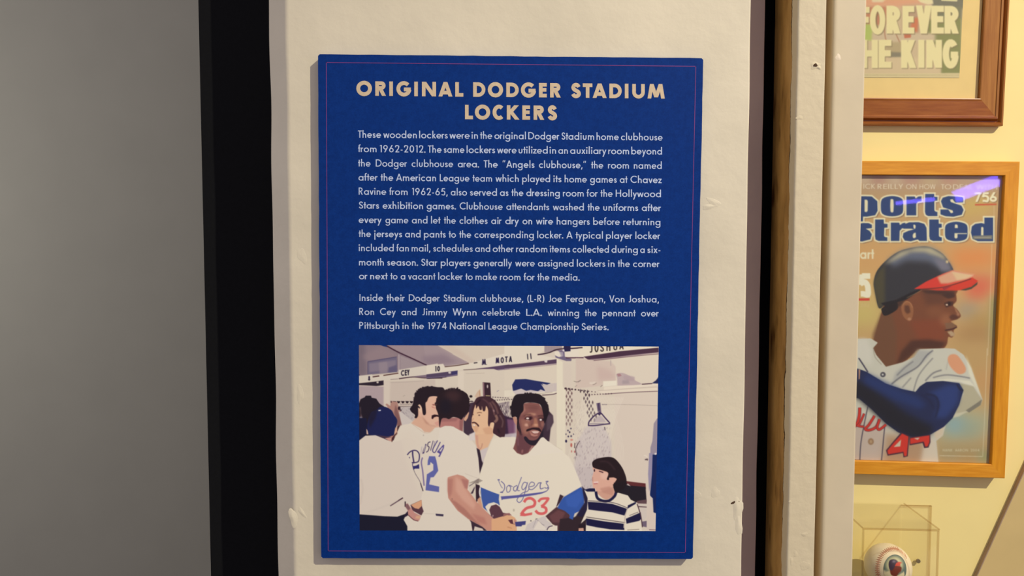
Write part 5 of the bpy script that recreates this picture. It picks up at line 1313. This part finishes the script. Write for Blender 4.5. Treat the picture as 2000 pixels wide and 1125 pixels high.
# ---------------- newspaper page in a moulded mahogany frame
nf = Fr((1975, 0), (1962, 245), .016)
NW, NH = .46, .56
news = empty('framed_newspaper_page', nf(NW / 2, 0, 0))
tag(news, 'newspaper page behind a cream mat in a reddish brown moulded frame above the magazine', 'framed picture')
mah_v = m_wood('mahogany_upright', (150, 94, 42), (180, 124, 62), (60, 60, 4), 0.3, .08)
mah_h = m_wood('mahogany_crossways', (150, 84, 28), (180, 112, 44), (4, 60, 60), 0.3, .08)
FP = [(0, .001), (0, .011), (.0012, .0135), (.004, .0142), (.0055, .0125), (.0062, .0075), (.0085, .0075), (.0100, .0135), (.0115, .0158), (.0150, .0162), (.0160, .0148), (.0172, .0150), (.040, .0190), (.0425, .0200), (.0440, .0195), (.0446, .001)]
rail('frame_rail', nf, NW, NH, FP, [mah_h, mah_v], news)
iw = .0448
keep(MB().prism([(iw, iw), (NW - iw, iw), (NW - iw, NH - iw), (iw, NH - iw)], .0005, .0128, nf).build('mat_board', m_plain('cream_mat', (244, 218, 150), .8, .1, .01)), news)
n = Canvas(1500, -420, 1886, 156, 2.2, (206, 178, 140))
n.at(1680, 0, 6.818)
n.poly([(-900, -2500), (1500, -2500), (1500, 60), (-900, 60)], (190, 160, 140), 6); n.poly([(-900, -900), (980, -900), (960, 40), (800, 60), (500, 100), (80, 100), (-900, 100)], (222, 160, 122), 5)
n.poly([(960, -1200), (1500, -1200), (1500, 120), (960, 100)], (128, 120, 100), 2); n.poly([(760, -10), (960, -20), (975, 50), (900, 60), (800, 30)], (230, 208, 160), 1)
n.poly([(1080, -60), (1310, -60), (1290, 20), (1080, 10)], (226, 206, 156), .6); n.poly([(150, -60), (380, -60), (300, 30), (160, 30)], (228, 200, 160), 1.4)
n.poly([(80, 90), (360, 90), (350, 330), (80, 340)], (196, 130, 98), 2); n.poly([(560, 80), (800, 80), (780, 460), (560, 420)], (184, 150, 120), 3); n.poly([(700, 240), (780, 230), (760, 440), (660, 400)], (206, 122, 86), 2)
n.poly([(1020, 90), (1360, 90), (1350, 260), (1000, 260)], (132, 126, 98), 2); n.poly([(900, 260), (1350, 240), (1340, 980), (1080, 980), (1060, 600), (860, 560)], (142, 138, 88), 2)
n.poly([(-400, 330), (165, 320), (165, 540), (-400, 540)], (180, 186, 100), 2); n.poly([(160, 440), (1000, 440), (1000, 560), (160, 560)], (206, 180, 146), 3); n.poly([(580, 440), (680, 450), (675, 500), (590, 510)], (196, 116, 84), .8)
n.line([(330, 200), (325, 420), (345, 540)], 2, (176, 120, 90), .8, .8); n.line([(480, 460), (560, 640)], 2, (170, 116, 86), .8, .8)
n.poly([(340, 560), (560, 560), (560, 760), (340, 720)], (184, 160, 120), 2); n.poly([(380, 690), (560, 700), (550, 760), (380, 765)], (140, 128, 104), 1.4); n.poly([(340, 770), (1080, 760), (1060, 980), (80, 1000), (-400, 1000), (-400, 900)], (212, 184, 144), 2)
n.poly([(-900, 980), (1330, 975), (1320, 1060), (-900, 1060)], (214, 192, 144), .4)
for x in range(-600, 1320, 14): n.line([(x, 1000), (x + rnd.uniform(6, 13), 999 + rnd.uniform(-3, 3))], 1.0, (156, 136, 100), .3, .7, False)
n.line([(-900, 1036), (1320, 1030)], .8, (176, 154, 110), .4, .7)
NC, NS = (232, 212, 156), (128, 108, 80)
for ch, a_, b_, y0, y1 in [('F', -50, 125, 92, 290), ('O', 128, 336, 68, 462), ('R', 350, 552, 76, 450), ('E', 562, 722, 78, 450), ('V', 740, 955, 72, 450), ('E', 945, 1116, 76, 450), ('R', 1122, 1328, 78, 450),
                           ('T', -195, -15, 530, 908), ('H', 10, 238, 530, 908), ('E', 246, 418, 530, 905), ('K', 545, 760, 532, 908), ('I', 768, 862, 530, 905), ('N', 880, 1090, 530, 905), ('G', 1096, 1306, 522, 914)]:
    if ch == 'F': y1 = 450
    if ch == 'F': a_ = -60
    n.text(ch, a_ + 9, b_ + 9, y0 + 10, y1 + 10, .225, NS, 0, 0, .7, .75); n.text(ch, a_, b_, y0, y1, .225 if ch != 'O' else .195, NC, 0, 0, .25)
pr = nf.inv(1881.7, 0, .0132); pb = nf.inv(1873, 152, .0132)
uL = .5 * (pr[0] + pb[0]); vb = pb[1]; PW, PHt = NW - 2 * uL, NH - 2 * vb
q = [Vector(nf(a_, b_, .0133)) for a_, b_ in ((uL + PW, vb + PHt), (uL, vb + PHt), (uL + PW, vb))]
print_grid('newspaper_print', n, q[0], q[1] - q[0], q[2] - q[0], 300, 400, LWALL, m_vcol('newsprint_ink', .7, .15), news)
keep(MB().prism([(iw, iw), (NW - iw, iw), (NW - iw, NH - iw), (iw, NH - iw)], .0138, .0146, nf).build('glass_pane', M_glass), news)

# ---------------- leaning sloped board at the lower right
t_ = .008
pA = wuv(2004, 915, t_); pB = wuv(1912, 1118, t_)
dv = Vector((pA[0] - pB[0], pA[1] - pB[1])); lo = Vector(pB) - dv * 2.2; hi = Vector(pA) + dv * .9
slab = empty('sloping_board', wloc(lo.x + .2, lo.y, 0))
tag(slab, 'tan board with slanting left edge flat on the yellow wall beside the baseball case', 'board')
keep(MB().prism([(lo.x, lo.y), (lo.x + .9, lo.y), (lo.x + .9, hi.y), (hi.x, hi.y)], .0004, t_, wloc).build('board_face', m_paint('tan_board_paint', (216, 192, 132), .05)), slab)
e = Vector((dv.y, -dv.x)).normalized() * .0016
keep(MB().prism([(lo.x - e.x, lo.y - e.y), (lo.x - .00002, lo.y), (hi.x - .00002, hi.y), (hi.x - e.x, hi.y - e.y)], .0004, t_ + .0006, wloc).build('shaded_edge_strip', m_plain('board_edge_shade', (170, 146, 126), .7, .2)), slab)  # strip holds the shaded left side of the board in its colour

# ---------------- baseball in a clear case
BN = .125
cu, cvv = wuv(1834.5, 1034, BN); S_ = .120; cu0 = cu - S_
BR = .0370; g0 = unp(1734, 1105, WP + WN * .062, WN); cv0 = g0.z - BR - WP.z - .0027
case = empty('acrylic_ball_case', wloc(cu - S_ / 2, cv0 - .006, BN / 2))
tag(case, 'clear acrylic display case screwed to the yellow wall below the oak frame', 'display case')
M_ac = m_glass('clear_acrylic', (0.993, 0.99, 0.982), 0.012, .5, .04); M_ace = m_glass('acrylic_edge', (0.90, 0.85, 0.80), .03, .5, .12); M_acb = m_glass('acrylic_edge_highlight', (0.97, 0.94, 0.86), .12, .6, .2)  # edge tints hold darker refraction; the bright copy paints the left highlight
Tk = .0025
def cb(name, a_, b_, c__, d_, e_, f_, mt): keep(MB().box(a_, b_, c__, d_, e_, f_, wloc).build(name, mt), case)
bu, bv = wuv(1820, 988, .004)
cb('back_plate', cu0 - .02, bu, bv - .15, bv, .0008, .004, M_ac)
cb('plate_edge', cu - .004, bu, bv - .0011, bv + .0001, .0006, .0045, M_ace); cb('plate_edge', bu - .0011, bu + .0001, bv - .15, bv, .0006, .0045, M_ace)
bk = .0045
cb('front_panel', cu0, cu, cv0, cvv, BN - Tk, BN, M_ac); cb('side_panel', cu0, cu0 + Tk, cv0, cvv, bk, BN - Tk, M_ac); cb('side_panel', cu - Tk, cu, cv0, cvv, bk, BN - Tk, M_ac)
cb('top_panel', cu0 + Tk, cu - Tk, cvv - Tk, cvv, bk, BN - Tk, M_ac); cb('bottom_panel', cu0 + Tk, cu - Tk, cv0, cv0 + Tk, bk, BN - Tk, M_ac)
for (a_, b_, c__, d_, mt) in ((cu0, cu, cvv - .0030, cvv, M_ace), (cu0, cu, cv0, cv0 + .003, M_ace), (cu0, cu0 + .003, cv0, cvv - .003, M_acb), (cu - .0034, cu, cv0, cvv - .003, M_ace)):
    cb('panel_edge', a_, b_, c__, d_, BN - .0001, BN + .0012, mt)
keep(MB().tube([wloc(cu, cvv, bk), wloc(cu, cvv, BN)], .0013, 6).build('panel_edge', M_ace), case); keep(MB().tube([wloc(cu0, cvv, bk), wloc(cu0, cvv, BN)], .0013, 6).build('panel_edge', M_ace), case)
sc_u, sc_v = wuv(1793.5, 1096, .006)
mb = MB(); mb.tube([wloc(sc_u, sc_v, .0042), wloc(sc_u, sc_v, .0068)], .0036, 14); scr = mb.build('screw', m_plain('dull_steel', (140, 124, 104), .4, .5, .05, 200, .6)); keep(scr, case)

# ball: white leather sphere, raised red stitching round an oval printed portrait
BR = .0370
g0 = unp(1734, 1105, WP + WN * .062, WN)
ball = empty('baseball', (g0.x, g0.y, g0.z - BR))
tag(ball, 'off-white baseball with red stitching and an oval batter portrait inside the clear case', 'ball')
gd = (CAM - g0).normalized(); gr = gd.cross(Vector((0, 0, 1))).normalized() * -1; gu = gr.cross(gd).normalized() * -1
if gu.z < 0: gu = -gu
if gr.x < 0: gr = -gr
V, Fc = [], []; na, nb = 48, 28
for i in range(nb + 1):
    for j in range(na):
        a_, b_ = math.pi * i / nb, 2 * math.pi * j / na
        V.append(tuple(g0 + Vector((math.sin(a_) * math.cos(b_), math.sin(a_) * math.sin(b_), math.cos(a_))) * BR))
for i in range(nb):
    for j in range(na): Fc.append((i * na + j, (i + 1) * na + j, (i + 1) * na + (j + 1) % na, i * na + (j + 1) % na))
gl2 = m_plain('ball_leather', (240, 226, 190), .5, .3, .02, 60)
keep(link('leather_cover', V, Fc, gl2, None, True), ball)


def onball(px, py, r=BR):                  # pixel -> point of the ball's front surface
    d = (CM @ Vector(((px - 1000) / F, -(py - 562.5) / F, -1.0))).normalized(); oc = CAM - g0
    b_ = d.dot(oc); q = b_ * b_ - oc.dot(oc) + r * r
    return CAM + d * (-b_ - math.sqrt(max(q, 0)))


m_st = m_plain('red_thread', (212, 130, 96), .7, .2); st = MB()
ox_, oy_ = 1746.5, 1112
for k in range(40):
    a_ = math.radians(-205 + k * 230 / 39.0)
    for sgn in (-1, 1):
        r0, r1 = 1.17, 1.36
        p0 = (ox_ + 24 * r0 * math.cos(a_), oy_ + 31 * r0 * math.sin(a_) * 1.02); p1 = (ox_ + 24 * r1 * math.cos(a_ + sgn * .05) - 2.0, oy_ + 31 * r1 * math.sin(a_ + sgn * .05))
        if sgn > 0: p0 = ((p0[0] + p1[0]) / 2, (p0[1] + p1[1]) / 2); p1 = (ox_ + 24 * 1.46 * math.cos(a_ - .03) - 2.5, oy_ + 31 * 1.44 * math.sin(a_ - .03))
        if (p1[0] - 1734) ** 2 + (p1[1] - 1105) ** 2 > 41 ** 2 or (p0[0] - 1734) ** 2 + (p0[1] - 1105) ** 2 > 41 ** 2: continue
        st.tube([onball(*p0, BR + .0002), onball(*p1, BR + .0002)], .00042, 4)
o_ = st.build('red_stitching', m_st); o_['kind'] = 'stuff'; keep(o_, ball)
# oval portrait
pc = Canvas(1718, 1078, 1776, 1150, 6, (150, 148, 120)); pc.at(1660, 980, 7.76)
pc.poly([(400, 760), (900, 760), (900, 1350), (400, 1350)], (92, 102, 92)); pc.ell(675, 960, 130, 130, (196, 184, 136), 3); pc.poly([(510, 1050), (620, 1050), (700, 1130), (820, 1060), (860, 1350), (480, 1350)], (214, 194, 150), .5)
pc.poly([(620, 980), (770, 980), (775, 1050), (740, 1080), (700, 1130), (620, 1100)], (112, 46, 30), .5, 1, True); pc.poly([(585, 950), (600, 890), (650, 870), (700, 880), (730, 920), (690, 970), (640, 1040), (600, 1020)], (60, 44, 58), .4, 1, True)
pc.ell(665, 905, 24, 18, (130, 116, 130), 1, .8); pc.poly([(680, 975), (700, 930), (740, 910), (785, 915), (760, 940), (770, 970)], (200, 62, 40), .4)
V, C2, Fc = [], [], []; nr, nt = 26, 44; pxs, pys = [], []
for i in range(nr + 1):
    for j in range(nt):
        a_ = 2 * math.pi * j / nt; x_ = ox_ + 1.5 + 22.5 * i / nr * math.cos(a_); y_ = oy_ + 29 * i / nr * math.sin(a_)
        V.append(tuple(onball(x_, y_, BR + .00025))); pxs.append(x_); pys.append(y_)
for i in range(nr):
    for j in range(nt): Fc.append((i * nt + j, i * nt + (j + 1) % nt, (i + 1) * nt + (j + 1) % nt, (i + 1) * nt + j))
o_ = link('oval_portrait', V, Fc, m_vcol('portrait_ink', .5, .3), None, True)
cl = pc.sample(np.array(pxs), np.array(pys), LWALL); at_ = o_.data.color_attributes.new('ink', 'FLOAT_COLOR', 'POINT')
at_.data.foreach_set('color', np.concatenate([cl, np.ones((len(cl), 1))], 1).astype(np.float32).ravel()); keep(o_, ball)

# ---------------- violet light tubes of the room, seen as reflections in the oak frame's glass
def mirror(px, py, dist):
    P_ = unp(px, py, WP + WN * .0212, WN); d = (P_ - CAM).normalized(); r = d - 2 * d.dot(WN) * WN
    return P_ + r * dist


M_neon = D.materials.new('violet_glow'); M_neon.use_nodes = True
nb_ = M_neon.node_tree.nodes['Principled BSDF']; nb_.inputs['Emission Color'].default_value = (.16, .10, 1, 1); nb_.inputs['Emission Strength'].default_value = 40
for (pa, pb_, rr_, lab) in (((1862, 386), (1948, 352), .022, 'violet light tube behind the viewer mirrored near the top right of the oak frame'),
                            ((1748, 397), (1826, 389), .007, 'thin violet light tube behind the viewer mirrored across the blue masthead')):
    A1, B1 = mirror(*pa, 1.7), mirror(*pb_, 1.7)
    tube = empty('light_tube', (A1 + B1) / 2); tag(tube, lab, 'lamp', None, None)
    keep(MB().tube([A1, B1], rr_, 12).build('glowing_tube', M_neon, None, True), tube)
    d_ = (B1 - A1).normalized()
    for e_, k_ in ((A1, -1), (B1, 1)): keep(MB().tube([e_ + d_ * k_ * .0002, e_ + d_ * k_ * .02], rr_ * 1.15, 12).build('end_cap', m_plain('grey_cap', (90, 90, 92), .5)), tube)
